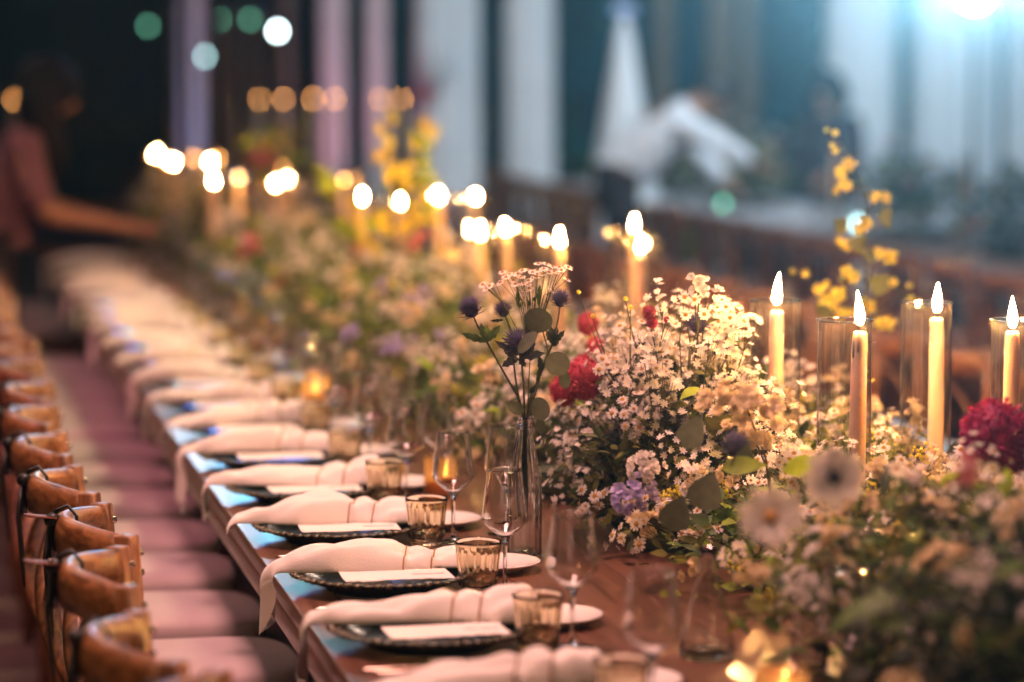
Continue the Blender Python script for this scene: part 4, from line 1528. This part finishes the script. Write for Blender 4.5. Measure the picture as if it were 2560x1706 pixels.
for a, b, w_ in (((410, 780), (180, 700), 26), ((410, 780), (300, 740), 22), ((400, 770), (360, 615), 26), ((410, 780), (535, 630), 30), ((415, 770), (420, 640), 24), ((405, 775), (470, 700), 20)):
    blade(a, b, w_, -.006)
for a, b, w_ in (((690, 900), (480, 760), 24), ((680, 910), (545, 1000), 30), ((700, 910), (935, 880), 34), ((700, 900), (850, 790), 34), ((660, 920), (560, 850), 18), ((700, 920), (760, 1000), 24), ((690, 920), (640, 960), 20), ((690, 880), (800, 830), 30)):
    blade(a, b, w_, -.016, 'bract')
for a, b, w_ in (((1000, 800), (940, 680), 22), ((1000, 800), (1040, 640), 24), ((1000, 800), (1110, 680), 22), ((1000, 800), (980, 640), 26), ((990, 820), (1060, 770), 20), ((560, 590), (440, 600), 12), ((900, 1060), (880, 900), 22), ((860, 1150), (905, 960), 18), ((850, 1180), (790, 1250), 20)):
    blade(a, b, w_, .0, 'leaf_dark')
cham = [(400, 290), (440, 280), (430, 320), (500, 290), (555, 165), (620, 185), (535, 245), (660, 180), (690, 170), (730, 140), (780, 155), (820, 160), (870, 90), (945, 95), (920, 125), (860, 150), (865, 185), (930, 150), (1000, 125),
        (1060, 125), (1040, 180), (1135, 110), (1130, 240), (785, 230), (775, 280), (755, 335), (665, 260), (700, 340), (1000, 330), (1010, 160), (650, 240), (720, 210), (790, 300), (585, 200), (845, 215), (905, 185), (1075, 140), (410, 310), (690, 230), (970, 170), (740, 260), (380, 265), (462, 310)]
for (a, b) in cham:
    jy = qb.uniform(-.03, .03)
    p = bp(a, b, jy)
    hub = bp(830 + (a - 830) * qb.uniform(.35, .75), 400 + qb.uniform(-60, 140), jy * .6) if a > 520 else bp(560, 440, 0)
    low = bp(800, 900, .01)
    d = (p - hub).normalized()
    obj('stem', MB().add(*tube([low, low.lerp(hub, .55) + Vector((0, .003, 0)), hub, p - d * .002], [.0009, .0008, .0007, .0005], 4)).mesh('stem', 'stem'), bq)
    o = obj('chamomile', PMESH['chamomile'], bq, p, align(d + Vector((qb.uniform(-.3, .3), -.5, .6)), qb.uniform(0, 6)).to_euler())
    o.scale = (.82,) * 3
for a, b, w_ in (((690, 470), (690, 320), 16), ((870, 460), (885, 270), 16), ((820, 420), (860, 380), 14), ((700, 480), (720, 440), 14), ((780, 470), (800, 400), 12)):
    blade(a, b, w_, .005)
obj('stem', MB().add(*tube([bp(775, 2300), bp(772, 1480), bp(800, 900, .01)], .0011, 5)).mesh('stem', 'stem'), bq)

# ------------------------------------------------------------------ carafe and more glasses near the front
car = [(.0005, .004), (.038, .003), (.043, 0), (.0445, .006), (.043, .020), (.034, .060), (.022, .105), (.0145, .135), (.0135, .150), (.0150, .168), (.0165, .173), (.0150, .1735), (.0122, .150), (.0130, .136), (.0205, .105), (.0322, .060), (.041, .020), (.040, .010), (.0005, .009)]
CAR = MB().add(*lathe(car, 48)).mesh('glass_carafe', 'clear')
o = obj('glass_carafe', CAR, None, (1.222, 4.437, TZ + .0005))
tag(o, 'small clear conical carafe among glasses at the bottom, right of the nearest glasses', 'carafe')
o = obj('glass_bottle', BOT, None, (1.345, 4.30, TZ + .0005))
o.scale = (.85, .85, .72)
tag(o, 'blurred clear bottle at the foot of the flowers, right of the carafe', 'bottle')
for i, (x, y, lab) in enumerate(((1.30, 3.98, 'left one of two blurred stemmed glasses by the bottom edge in front of the flowers'), (1.40, 4.03, 'right one of two blurred stemmed glasses by the bottom edge in front of the flowers'))):
    t = thing('wine_glass', lab, 'wine glass', (x, y, TZ + .0005), 0, 'glasses at the foot of the flowers')
    obj('bowl', WB, t)
    obj('rim', WR, t)
    obj('stem', WS, t)
for i, (x, y) in enumerate(((1.47, 4.06), (1.36, 3.85))):
    o = obj('amber_tumbler', TUMB, None, (x, y, TZ + .0005))
    tag(o, 'amber tumbler tucked under the dark leaves, %s of the pair' % ('right' if i == 0 else 'left'), 'tumbler', 'tumblers under the leaves')

# ------------------------------------------------------------------ second table, far right
t2 = thing('banquet_table', 'second banquet table with pale cloth edge, blurred in the right background', 'table', (4.45, 9.5, 0))
obj('tabletop', MB().add(*box(0, 1.1, 0, 12, .71, .745)).mesh('tabletop', 'table', True, .004, 2), t2)
for yy in np.linspace(.4, 11.6, 5):
    for xx in (.15, .95):
        obj('leg', lm, t2, (xx, yy, -.04))
V, F = [], []
ny = 60
for i in range(ny + 1):
    yv = 12.0 * i / ny
    w_ = .006 * math.sin(yv * 9) + .004 * math.sin(yv * 23)
    V += [(-.006 + w_ * .4, yv, .69 + w_), (-.006, yv, .746), (0, yv, .7495), (1.1, yv, .7495), (1.106, yv, .746), (1.106 - w_, yv, .69 + w_)]
for i in range(ny):
    for k in range(5):
        a = i * 6 + k
        F.append((a, a + 1, a + 7, a + 6))
o = obj('tablecloth', MB().add(V, F).mesh('tablecloth', 'cloth2'), None, (4.45, 9.5, 0))
tag(o, 'pale cloth spread over the second table in the right background', 'tablecloth')
y = 10.0
k = 0
while y < 21.3:
    make_chair('crossback_chair', '%s blurred wooden chair from the right along the second table' % ORD[k], 'wooden chairs along the second table', (4.28, y, 0), rnd.uniform(-.05, .05), False)
    y += .58
    k += 1
    if 16.0 < y < 17.0:
        y += .9
for i, y in enumerate((11.3, 12.9, 14.5, 17.6, 19.4)):
    nm = ['blurred leafy arrangement nearest the right edge on the second table', 'blurred leafy arrangement second from the right on the second table', 'yellow green blurred arrangement right of the bending waiter', 'blurred arrangement behind the bending waiter on the second table', 'furthest blurred arrangement on the second table'][i]
    arrangement(nm, 5.05, y, .34, .6, .40, 60 + i, 30, 420, 4, {'cream_blossom': 2, 'aster': 2, 'pink_blossom': 1}, {'leaf_dark': 3, 'leaf_green': 2, 'leaf_lime': 1.5 if i == 2 else .3}, z0=.75, big=4, group='arrangements on the second table', leafscale=2.2)
for i in range(14):
    y = 10.4 + .72 * i
    t = thing('wine_glass', '%s blurred wine glass from the right on the second table' % ORD[i], 'wine glass', (4.62 + .02 * (i % 3), y, .7505), 0, 'wine glasses on the second table')
    obj('bowl', WB, t)
    obj('rim', WR, t)
    obj('stem', WS, t)
for i, y in enumerate((12.0, 13.7, 15.6, 18.4)):
    candle(5.0 + .05 * (i % 2), y, .40, 'the pale taper on the second table, %s from the right' % ORD[i], 'tapers on the second table', 0, (0, 0), z=.7505)
    # these candles have not been lit
for o in [o for o in bpy.data.objects if o.name.startswith('flame') and o.parent and o.parent.parent and o.parent.parent.get('group') == 'tapers on the second table']:
    bpy.data.objects.remove(o)

# ------------------------------------------------------------------ third table with candles at the far end of the garden
t3 = thing('banquet_table', 'distant table with orange candle glows behind the left half of the scene', 'table', (.3, 18.3, 0))
obj('tabletop', MB().add(*box(0, 3.2, -.45, .55, .71, .75)).mesh('tabletop', 'table', True, .004, 2), t3)
for yy in (-.35, .45):
    for xx in (.2, 1.6, 3.0):
        obj('leg', lm, t3, (xx, yy, -.005))
STICK = MB().add(*lathe([(.0005, 0), (.05, .001), (.052, .006), (.02, .014), (.009, .03), (.008, .16), (.014, .172), (.0165, .19), (.0165, .215), (.0145, .215), (.0005, .2)], 20)).mesh('candlestick', 'rim')
for i, (x, y) in enumerate(((2.07, 18.5), (2.20, 18.48), (2.34, 18.45), (2.535, 18.5), (2.66, 18.4), (2.945, 18.42), (3.07, 18.35), (.80, 18.75), (.71, 18.7))):
    lb = 'distant candle glowing orange, %s from the left' % ORD[(i + 2) % 9]
    t = thing('candlestick', 'slim metal candlestick under the ' + lb, 'candlestick', (x, y, .7505), 0, 'candlesticks on the distant table')
    obj('stick', STICK, t)
    candle(x, y, .43, lb, 'distant orange candles', i % 4, (0, 0), True, .945, False)


# ------------------------------------------------------------------ drapes, posts, parasol, hedge, wall
def drape(name, label, cat, x, y, w, h, seed, mat='drape', flare=.12, n=40, folds=9, pinch=None):
    q = random.Random(seed)
    V, F = [], []
    K = 16
    for k in range(K + 1):
        z = h * k / K
        f = 1 + flare * (1 - k / K)
        if pinch:
            f *= 1 - .45 * math.exp(-((z - pinch) / .3) ** 2)
        for i in range(n):
            a = 2 * PI * i / n
            r = w * .5 * f * (1 + .10 * math.sin(a * folds + q.random() * .1 + k * .05))
            V.append((r * math.cos(a), r * .8 * math.sin(a), z))
    for k in range(K):
        for i in range(n):
            j = (i + 1) % n
            F.append((k * n + i, k * n + j, (k + 1) * n + j, (k + 1) * n + i))
    F += [tuple(range(n))[::-1], tuple(K * n + i for i in range(n))]
    o = obj(name, MB().add(V, F).mesh(name, mat), None, (x, y, 0))
    return tag(o, label, cat)


drape('white_drape', 'wide white fabric drape, left one of the pair in the middle background', 'drape', 3.793, 20.70, .40, 4.5, 1)
drape('white_drape', 'white fabric drape, right one of the pair in the middle background', 'drape', 4.353, 20.59, .32, 4.5, 2)
drape('white_drape', 'short pale drape end hanging at the upper left side of the wide white drape', 'drape', 3.62, 20.3, .22, 4.5, 3).location.z = 1.48
drape('white_drape', 'pinkish grey drape left of the bright spotlight on the right', 'drape', 6.62, 20.1, .44, 4.5, 4)
drape('white_drape', 'broad pale drape below the bright spotlight', 'drape', 7.35, 20.2, .55, 4.5, 5)
drape('white_drape', 'pale drape at the right edge of the picture', 'drape', 7.95, 19.9, .55, 4.5, 6)
drape('white_drape', 'narrow pale drape between the two drapes by the spotlight', 'drape', 7.0, 21.4, .16, 4.5, 7)
for i, (x, y, w_, mat, lab) in enumerate(((2.024, 21.07, .16, 'post', 'slim post lit violet, leftmost of the background posts'), (2.684, 20.93, .06, 'post_dark', 'thin dark timber post between the violet and magenta posts'),
                                     (2.998, 20.87, .16, 'post', 'slim post lit magenta in the left background'), (3.298, 20.81, .13, 'post', 'greyish post left of the white drapes'),
                                     (5.261, 20.4, .12, 'post_dark', 'dark reddish post behind the waiter'), (5.651, 20.32, .18, 'post_dark', 'dark wide post above the waiter'), (5.846, 20.28, .12, 'post_dark', 'thin olive post right of the waiter'))):
    t = thing('pergola_post', lab, 'post', (x, y, 0), 0, 'pergola posts')
    obj('shaft', MB().add(*box(-w_ / 2, w_ / 2, -w_ / 2, w_ / 2, .12, 4.5)).mesh('shaft', mat, True, .008, 2), t)
    obj('foot', MB().add(*box(-w_ / 2 - .02, w_ / 2 + .02, -w_ / 2 - .02, w_ / 2 + .02, 0, .12)).mesh('foot', mat, True, .008, 2), t)
# white closed parasol / cone drape with a small lamp on its top
t = thing('closed_parasol', 'tall white closed parasol forming a cone left of the waiter', 'parasol', (4.45, 18.2, 0), 0)
V, F = [], []
n = 36
prof = [(.26, .25), (.245, .5), (.19, .9), (.125, 1.3), (.08, 1.6), (.05, 1.80), (.03, 1.87), (.004, 1.89)]
for k, (r, z) in enumerate(prof):
    for i in range(n):
        a = 2 * PI * i / n
        V.append((r * (1 + .10 * math.cos(a * 8)) * math.cos(a), r * (1 + .10 * math.cos(a * 8)) * math.sin(a), z))
for k in range(len(prof) - 1):
    for i in range(n):
        j = (i + 1) % n
        F.append((k * n + i, k * n + j, (k + 1) * n + j, (k + 1) * n + i))
obj('canopy', MB().add(V, F).mesh('canopy', 'drape'), t)
obj('pole', MB().add(*tube([(0, 0, .05), (0, 0, 1.93)], .018, 10)).mesh('pole', 'post'), t)
obj('base', MB().add(*lathe([(.0005, 0), (.2, 0), (.21, .03), (.05, .06), (.0005, .06)], 24)).mesh('base', 'blackmetal'), t)
o = obj('finial_lamp', MB().add(*ellipsoid((0, 0, 1.95), (.075, .075, .03), 14, 8)).mesh('finial_lamp', emat('finial_glow', (.45, .62, 1), .7)), t)


def hedge(name, label, x0, x1, y0, depth, h, n, seed, mats, cat='hedge'):
    q = random.Random(seed)
    b = Bulk()
    for i in range(n):
        x = q.uniform(x0, x1)
        hh = h * (.8 + .3 * mnoise.noise(Vector((x * .5, seed, 0))))
        z = q.uniform(.05, hh)
        y = y0 + depth * q.random() * (.6 + .4 * mnoise.noise(Vector((x, z, seed))))
        lf = q.choice(LEAFSMALL)
        b.add(lf[0], lf[1], [0] * len(lf[1]), [q.choice(mats)], leaf_rot((q.gauss(0, 1), -abs(q.gauss(0, 1)), q.gauss(0, .8)), q.uniform(-2, 2)), (x, y, z), q.uniform(.07, .17))
    t = thing(name, label, cat, (0, 0, 0))
    b.build('foliage', t)
    obj('trunk', MB().add(*box(x0, x1, y0 + depth * .55, y0 + depth, 0, h * .8)).mesh('trunk', 'leaf_dark', False), t)
    return t


hedge('hedge', 'dark teal lit hedge filling the right half of the background', 4.2, 16, 28, 2.5, 7, 11000, 4, ['leaf_dark', 'leaf_green', 'leaf_dark'])
hedge('hedge', 'almost black hedge filling the left half of the background', -12, 3.9, 31, 2.5, 7, 7000, 6, ['leaf_dark'])
hedge('hedge', 'low yellow green shrub row right of the waiter', 5.4, 7.0, 23.2, .8, .98, 2400, 8, ['leaf_lime', 'leaf_green'])
t = thing('garden_wall', 'dim pinkish wall block in the upper left background', 'wall', (2.62, 24.5, 0))
obj('masonry', MB().add(*box(-.40, .40, 0, .3, 0, 2.02)).mesh('masonry', 'wall', True, .02, 2), t)
obj('coping', MB().add(*box(-.44, .44, -.04, .34, 2.021, 2.07)).mesh('coping', 'wall', True, .01, 2), t)


# ------------------------------------------------------------------ lamps in and above the picture
def par_lamp(name, label, loc, aim, lens, size, stand=True):
    t = thing(name, label, 'spotlight', (loc[0], loc[1], 0), 0)
    d = (Vector(aim) - Vector(loc)).normalized()
    m3 = align(d)
    V, F = lathe([(.0005, -.26 * size), (.055 * size, -.25 * size), (.09 * size, -.16 * size), (.10 * size, .0), (.105 * size, .03 * size), (.096 * size, .03 * size), (.09 * size, .005 * size)], 24)
    obj('housing', MB().add([m3 @ Vector(p) + Vector((0, 0, loc[2])) for p in V], F).mesh('housing', 'blackmetal'), t)
    V, F = lathe([(.0005, .004 * size), (.088 * size, .004 * size), (.089 * size, 0), (.0005, 0)], 24)
    obj('lens', MB().add([m3 @ Vector(p) + Vector((0, 0, loc[2])) for p in V], F).mesh('lens', lens), t)
    obj('yoke', MB().add(*tube([(-.12 * size, 0, loc[2]), (-.12 * size, 0, loc[2] - .16 * size), (0, 0, loc[2] - .19 * size), (.12 * size, 0, loc[2] - .16 * size), (.12 * size, 0, loc[2])], .01, 6)).mesh('yoke', 'blackmetal'), t)
    if stand:
        obj('pole', MB().add(*tube([(0, 0, .05), (0, 0, loc[2] - .19 * size)], .018, 8)).mesh('pole', 'blackmetal'), t)
        for i in range(3):
            a = 2 * PI * i / 3 + .3
            obj('leg', MB().add(*tube([(0, 0, .55), (.40 * math.cos(a), .40 * math.sin(a), .01)], .012, 6)).mesh('leg', 'blackmetal'), t)
    return t


par_lamp('stage_spotlight', 'dazzling cool white spotlight on a stand at the top right corner', (6.02, 16.23, 2.03), (0, 0, 1.7), 'lens', 1.0)
spot('spotlight_beam', (5.98, 16.10, 2.03), (0, 0, 4.2), 15000, (.34, .74, 1), 22, .6, .08)
par_lamp('stage_spotlight', 'blue stage lamp on the mast beyond the far table end', (1.72, 15.25, 2.62), (.9, 5.6, .75), 'lens_blue', .9)
par_lamp('stage_spotlight', 'cyan stage lamp on a tall mast beyond the far table end', (1.45, 15.27, 3.15), (.8, 5.2, .75), 'lens_cyan', .9)
par_lamp('stage_spotlight', 'teal stage lamp on the tallest mast beyond the far table end', (1.60, 15.3, 3.75), (.8, 4.8, .75), 'lens_teal', .9)

BULB = {m: MB().add(*ellipsoid((0, 0, 0), (.018, .018, .024), 8, 6)).mesh('bulb', m) for m in ('bulb_cool', 'bulb_green', 'bulb_bright')}
SPARKLE_BULB = MB().add(*ellipsoid((0, 0, 0), (.022, .022, .030), 10, 8)).mesh('bulb', emat('added_sparkle_bulb', (1, .72, .56), 300))  # unseen bulb, added for glints in the glass and soft fill
SOCK = MB().add(*tube([(0, 0, .022), (0, 0, .05)], .011, 8)).mesh('socket', 'blackmetal')
fl = [(1.821, 22.209, 1.88, 'bulb_green', 'green glow left of the wall block'), (2.56, 22.062, 1.928, 'bulb_green', 'pale green glow above the wall block'), (2.756, 22.013, 1.842, 'bulb_bright', 'brightest white glow at the top left'),
      (2.225, 22.104, 1.656, 'bulb_cool', 'cool glow beside the violet post'), (2.334, 22.108, 1.928, 'bulb_green', 'faint green glow near the top edge, left of the wall block'),
      (6.923, 21.155, 1.816, 'bulb_cool', 'upper right glow of the pair left of the spotlight'), (6.796, 21.176, 1.768, 'bulb_cool', 'upper left glow of the pair left of the spotlight'), (7.542, 20.4, 1.704, 'bulb_cool', 'glow just below the spotlight'),
      (6.949, 20.7, 1.551, 'bulb_cool', 'glow half way down between the drapes'), (7.526, 20.4, 1.369, 'bulb_cool', 'glow in the middle of the right drape'), (6.973, 21.081, 1.168, 'bulb_cool', 'low glow right of the dark person'),
      (7.507, 20.4, 1.156, 'bulb_cool', 'lowest glow on the right drape'), (7.085, 21.067, 1.258, 'bulb_green', 'faint glow beside the low glow right of the dark person'), (4.15, 21.62, .923, 'bulb_green', 'faint teal glow between the white drapes'),
      (4.76, 17.0, .80, 'bulb_green', 'faint glow at the foot of the white cone'), (5.0, 15.2, .78, 'bulb_cool', 'mint glow on the edge of the second table'), (6.2, 15.6, .80, 'bulb_green', 'green glow at the right edge above the second table')]
for x, y, z, m, lab in fl:
    t = thing('fairy_light', 'small string bulb, ' + lab, 'fairy light', (x, y, z), 0)
    obj('bulb', BULB[m], t)
    obj('socket', SOCK, t)
wires = [[(1.5, 22.2, 2.0), (1.821, 22.209, 1.93), (2.225, 22.104, 1.706), (2.334, 22.108, 1.978), (2.56, 22.062, 1.978), (2.756, 22.013, 1.892), (3.3, 21.9, 2.6)],
         [(6.6, 21.2, 2.4), (6.796, 21.176, 1.818), (6.923, 21.155, 1.866), (6.949, 20.7, 1.601), (7.085, 21.067, 1.308), (6.973, 21.081, 1.218)], [(7.6, 20.4, 2.6), (7.542, 20.4, 1.754), (7.526, 20.4, 1.419), (7.507, 20.4, 1.206)]]
for i, p in enumerate(wires):
    o = obj('light_string', MB().add(*tube(p, .004, 5)).mesh('light_string', 'blackmetal'))
    tag(o, 'thin dark cable of string lights ' + ['in the upper left background', 'left of the spotlight', 'hanging below the spotlight'][i], 'cable')


# ------------------------------------------------------------------ people
def skin_mesh(name, J, E, mat, sub=2):
    names = list(J)
    me = bpy.data.meshes.new(name)
    me.from_pydata([J[n][0] for n in names], [(names.index(a), names.index(b)) for a, b in E], [])
    o = bpy.data.objects.new(name, me)
    COL.objects.link(o)
    md = o.modifiers.new('s', 'SKIN')
    md.use_smooth_shade = True
    for i, n in enumerate(names):
        sv = me.skin_vertices[0].data[i]
        r = J[n][1]
        sv.radius = r if isinstance(r, tuple) else (r, r)
        sv.use_root = (i == 0)
    m2 = o.modifiers.new('ss', 'SUBSURF')
    m2.levels = m2.render_levels = sub
    bpy.context.view_layer.update()
    dg = bpy.context.evaluated_depsgraph_get()
    nm = bpy.data.meshes.new_from_object(o.evaluated_get(dg))
    nm.name = name
    bpy.data.objects.remove(o)
    nm.materials.clear()
    nm.materials.append(M[mat])
    nm.polygons.foreach_set('use_smooth', [True] * len(nm.polygons))
    return nm


def hand_chains(J, E, key, wrist, d, side):
    """palm + five fingers from the wrist along d; side = thumb direction"""
    w_ = Vector(wrist)
    d = Vector(d).normalized()
    s = Vector(side).normalized()
    n = d.cross(s).normalized()
    J[key + 'palm'] = (tuple(w_ + d * .05), (.030, .016))
    E.append((key + 'wrist', key + 'palm'))
    for i, (off, l) in enumerate(((-.028, .058), (-.010, .075), (.009, .080), (.027, .070))):
        a = w_ + d * .095 + s * off
        J[key + 'f%da' % i] = (tuple(a), .0095)
        J[key + 'f%db' % i] = (tuple(a + d * l * .55 + n * .008), .0085)
        J[key + 'f%dc' % i] = (tuple(a + d * l * .95 + n * .022), .0065)
        E += [(key + 'palm', key + 'f%da' % i), (key + 'f%da' % i, key + 'f%db' % i), (key + 'f%db' % i, key + 'f%dc' % i)]
    J[key + 'ta'] = (tuple(w_ + d * .045 + s * .045), .011)
    J[key + 'tb'] = (tuple(w_ + d * .085 + s * .062 + n * .01), .008)
    E += [(key + 'palm', key + 'ta'), (key + 'ta', key + 'tb')]


def person(label, loc, rz, P, skin, top, topmat, legmat, hairmat, longhair, hair_len=.3, sleeves=True):
    """P: joints in local space, person looks along +x. y = left"""
    t = thing('person', label, 'person', loc, rz)
    J, E = {}, []
    J['pelvis'] = (P['pelvis'], (.13, .16))
    J['waist'] = (P['waist'], (.10, .14))
    J['chest'] = (P['chest'], (.115, .165))
    J['neckb'] = (P['neckb'], (.07, .09))
    J['neck'] = (P['neck'], .052)
    J['head'] = (P['head'], (.088, .078))
    hd = Vector(P['head'])
    up = (hd - Vector(P['neck'])).normalized()
    look = Vector(P['look']).normalized()
    up = (up - look * up.dot(look)).normalized()
    J['crown'] = (tuple(hd + up * .085 - look * .01), (.075, .068))
    J['jaw'] = (tuple(hd - up * .045 + look * .055), (.040, .042))
    J['nose'] = (tuple(hd - up * .005 + look * .108), .014)
    E += [('pelvis', 'waist'), ('waist', 'chest'), ('chest', 'neckb'), ('neckb', 'neck'), ('neck', 'head'), ('head', 'crown'), ('head', 'jaw'), ('head', 'nose')]
    SH = {}
    for k in ('l', 'r'):
        sg = 1 if k == 'l' else -1
        J[k + 'shoulder'] = (P[k + 'shoulder'], .062)
        J[k + 'elbow'] = (P[k + 'elbow'], .043)
        J[k + 'wrist'] = (P[k + 'wrist'], .028)
        E += [('chest', k + 'shoulder'), (k + 'shoulder', k + 'elbow'), (k + 'elbow', k + 'wrist')]
        d = Vector(P[k + 'wrist']) - Vector(P[k + 'elbow'])
        hand_chains(J, E, k, P[k + 'wrist'], d, (0, -sg, .3))
        J[k + 'hip'] = (P[k + 'hip'], .095)
        J[k + 'knee'] = (P[k + 'knee'], .062)
        J[k + 'ankle'] = (P[k + 'ankle'], .042)
        a = Vector(P[k + 'ankle'])
        J[k + 'toe'] = ((a.x + .15, a.y + sg * .02, .03), (.035, .028))
        E += [('pelvis', k + 'hip'), (k + 'hip', k + 'knee'), (k + 'knee', k + 'ankle'), (k + 'ankle', k + 'toe')]
    obj('body', skin_mesh('body', J, E, skin), t)
    # clothes: the same chains, slightly fuller
    g = .022
    Jt, Et = {}, []
    for n, r in (('waist', (.14, .175)), ('pelvis', (.155, .185)), ('chest', (.16, .20)), ('neckb', (.085, .11))):
        Jt[n] = (P[n], r)
    Et += [('waist', 'pelvis'), ('waist', 'chest'), ('chest', 'neckb')]
    for k in ('l', 'r'):
        Jt[k + 's'] = (P[k + 'shoulder'], .088)
        e = Vector(P[k + 'elbow'])
        Jt[k + 'e'] = (tuple(e), .068 if sleeves else .062)
        Et += [('chest', k + 's'), (k + 's', k + 'e')]
        if sleeves:
            wv = e.lerp(Vector(P[k + 'wrist']), .9)
            Jt[k + 'w'] = (tuple(wv), .050)
            Et.append((k + 'e', k + 'w'))
    o = obj(top, skin_mesh(top, Jt, Et, topmat), t)
    Jl, El = {'pelvis': (tuple(Vector(P['pelvis']) - Vector((0, 0, .05))), (.115, .14))}, []
    for k in ('l', 'r'):
        for n, r in (('hip', .112), ('knee', .082), ('ankle', .062)):
            Jl[k + n] = (P[k + n], r)
        El += [('pelvis', k + 'hip'), (k + 'hip', k + 'knee'), (k + 'knee', k + 'ankle')]
    obj('trousers', skin_mesh('trousers', Jl, El, legmat), t)
    # hair: cap + lengths
    hb = MB()
    c = hd + up * .045 - look * (.035 if longhair else .022)
    V, F = ellipsoid((0, 0, 0), (.125, .115, .118) if longhair else (.112, .094, .105), 20, 14, .08, 4)
    m3 = Matrix((look, up.cross(look), up)).transposed()
    hb.add([c + m3 @ Vector(p) for p in V], F)
    if longhair:
        V, F = [], []
        qh = random.Random(3)
        for i in range(26):
            a = -1.9 + 3.8 * i / 25
            st = c + m3 @ Vector((-.085 * math.cos(a), .088 * math.sin(a), .0))
            ln = hair_len * qh.uniform(.85, 1.1)
            pts = [st, st + m3 @ Vector((-.02, .01 * math.sin(a), 0)) - Vector((0, 0, ln * .35)), st + Vector((.01, .0, -ln * .7)), st + Vector((.03, .01 * math.sin(a), -ln))]
            hb.add(*tube(pts, [.034, .038, .034, .012], 7))
    obj('hair', hb.mesh('hair', hairmat), t)
    for s in (-1, 1):
        e = hd + look * .085 + up * .02 + up.cross(look) * .032 * s
        obj('eye', MB().add(*ellipsoid(e, (.009, .009, .0075), 10, 6)).mesh('eye', 'eyeball'), t)
    ear = MB()
    for s in (-1, 1):
        ear.add(*ellipsoid(hd + up.cross(look) * .083 * s - look * .005, (.018, .01, .03), 8, 6))
    return t


# woman at the left edge, leaning over the table and looking right
W0 = dict(pelvis=(-.16, 0, .95), waist=(-.12, 0, 1.10), chest=(-.05, 0, 1.25), neckb=(.02, 0, 1.36), neck=(.06, 0, 1.42), head=(.115, 0, 1.51), look=(1, 0, -.35),
          rshoulder=(-.02, -.17, 1.31), relbow=(.06, -.22, 1.05), rwrist=(.36, -.17, 1.00), lshoulder=(0, .17, 1.31), lelbow=(.09, .22, 1.06), lwrist=(.38, .16, .98),
          rhip=(-.16, -.09, .90), rknee=(-.11, -.10, .50), rankle=(-.16, -.10, .07), lhip=(-.16, .09, .90), lknee=(-.11, .10, .50), lankle=(-.16, .10, .07))
person('dark haired person in a pink top leaning over the far left end of the table', (.50, 12.2, 0), 0, W0, 'skin', 'blouse', 'pinkcloth', 'darkcloth', 'hair', True, .40, False)
# waiter bending over the second table
W1 = dict(pelvis=(-.16, 0, .98), waist=(-.06, 0, 1.12), chest=(.14, 0, 1.29), neckb=(.25, 0, 1.36), neck=(.31, 0, 1.39), head=(.40, 0, 1.43), look=(.9, -.1, -.6),
          rshoulder=(.17, -.19, 1.30), relbow=(.40, -.24, 1.17), rwrist=(.60, -.20, 1.06), lshoulder=(.17, .19, 1.30), lelbow=(.36, .25, 1.10), lwrist=(.52, .20, .93),
          rhip=(-.16, -.10, .93), rknee=(-.10, -.11, .50), rankle=(-.15, -.11, .07), lhip=(-.16, .10, .93), lknee=(-.11, .11, .50), lankle=(-.2, .11, .07))
person('waiter in a white shirt and dark trousers bending over the second table', (4.16, 16.5, 0), R(-6), W1, 'skin2', 'shirt', 'shirt', 'darkcloth', 'hairb', False, .1, True)
# person standing beyond the second table
W2 = dict(pelvis=(0, 0, .92), waist=(0, 0, 1.05), chest=(0, 0, 1.18), neckb=(.01, 0, 1.28), neck=(.02, 0, 1.34), head=(.045, 0, 1.42), look=(1, .2, -.1),
          rshoulder=(0, -.18, 1.24), relbow=(.03, -.23, 1.00), rwrist=(.20, -.18, .92), lshoulder=(0, .18, 1.24), lelbow=(.03, .23, 1.0), lwrist=(.20, .17, .92),
          rhip=(0, -.09, .86), rknee=(.02, -.10, .47), rankle=(-.03, -.10, .07), lhip=(0, .09, .86), lknee=(.02, .10, .47), lankle=(-.03, .10, .07))
person('dark haired person in dark clothes standing behind the second table', (5.83, 18.3, 0), R(215), W2, 'skin2', 'jacket', 'darkcloth', 'darkcloth', 'hair', True, .22, True)

# ------------------------------------------------------------------ thin evening haze in the air
hz = MB().add(*box(-40, 60, -15, 60, -1, 9)).mesh('haze', 'ground', False)
hz.materials.clear()
hm = bpy.data.materials.new('haze')
hm.use_nodes = True
hm.node_tree.nodes.remove(hm.node_tree.nodes['Principled BSDF'])
pv = hm.node_tree.nodes.new('ShaderNodeVolumePrincipled')
pv.inputs['Color'].default_value = (.92, .96, 1, 1)
pv.inputs['Density'].default_value = .0007
pv.inputs['Anisotropy'].default_value = .89
hm.node_tree.links.new(pv.outputs[0], hm.node_tree.nodes['Material Output'].inputs['Volume'])
hz.materials.append(hm)
stuffpart(obj('haze', hz))
SC.cycles.volume_bounces = 0

# bulb strings added out of the picture for sparkle in the glass and soft light
for i, (x0, x1, zz) in enumerate(((-1.2, -1.0, 3.3), (3.3, 3.5, 3.4))):
    t = thing('light_string', 'added unseen string of warm bulbs above the %s side of the table, above the picture' % ('left' if i == 0 else 'right'), 'string lights', (x0, 1.0, zz), 0)
    pts = []
    for k in range(57):
        pts.append(((x1 - x0) * k / 56, .27 * k, -.25 * abs(math.sin(PI * k / 14))))
    obj('cable', MB().add(*tube(pts, .005, 5)).mesh('cable', 'blackmetal'), t)
    for k in range(1, 56, 3):
        bb = obj('bulb', SPARKLE_BULB, t, (pts[k][0], pts[k][1], pts[k][2] - .055))
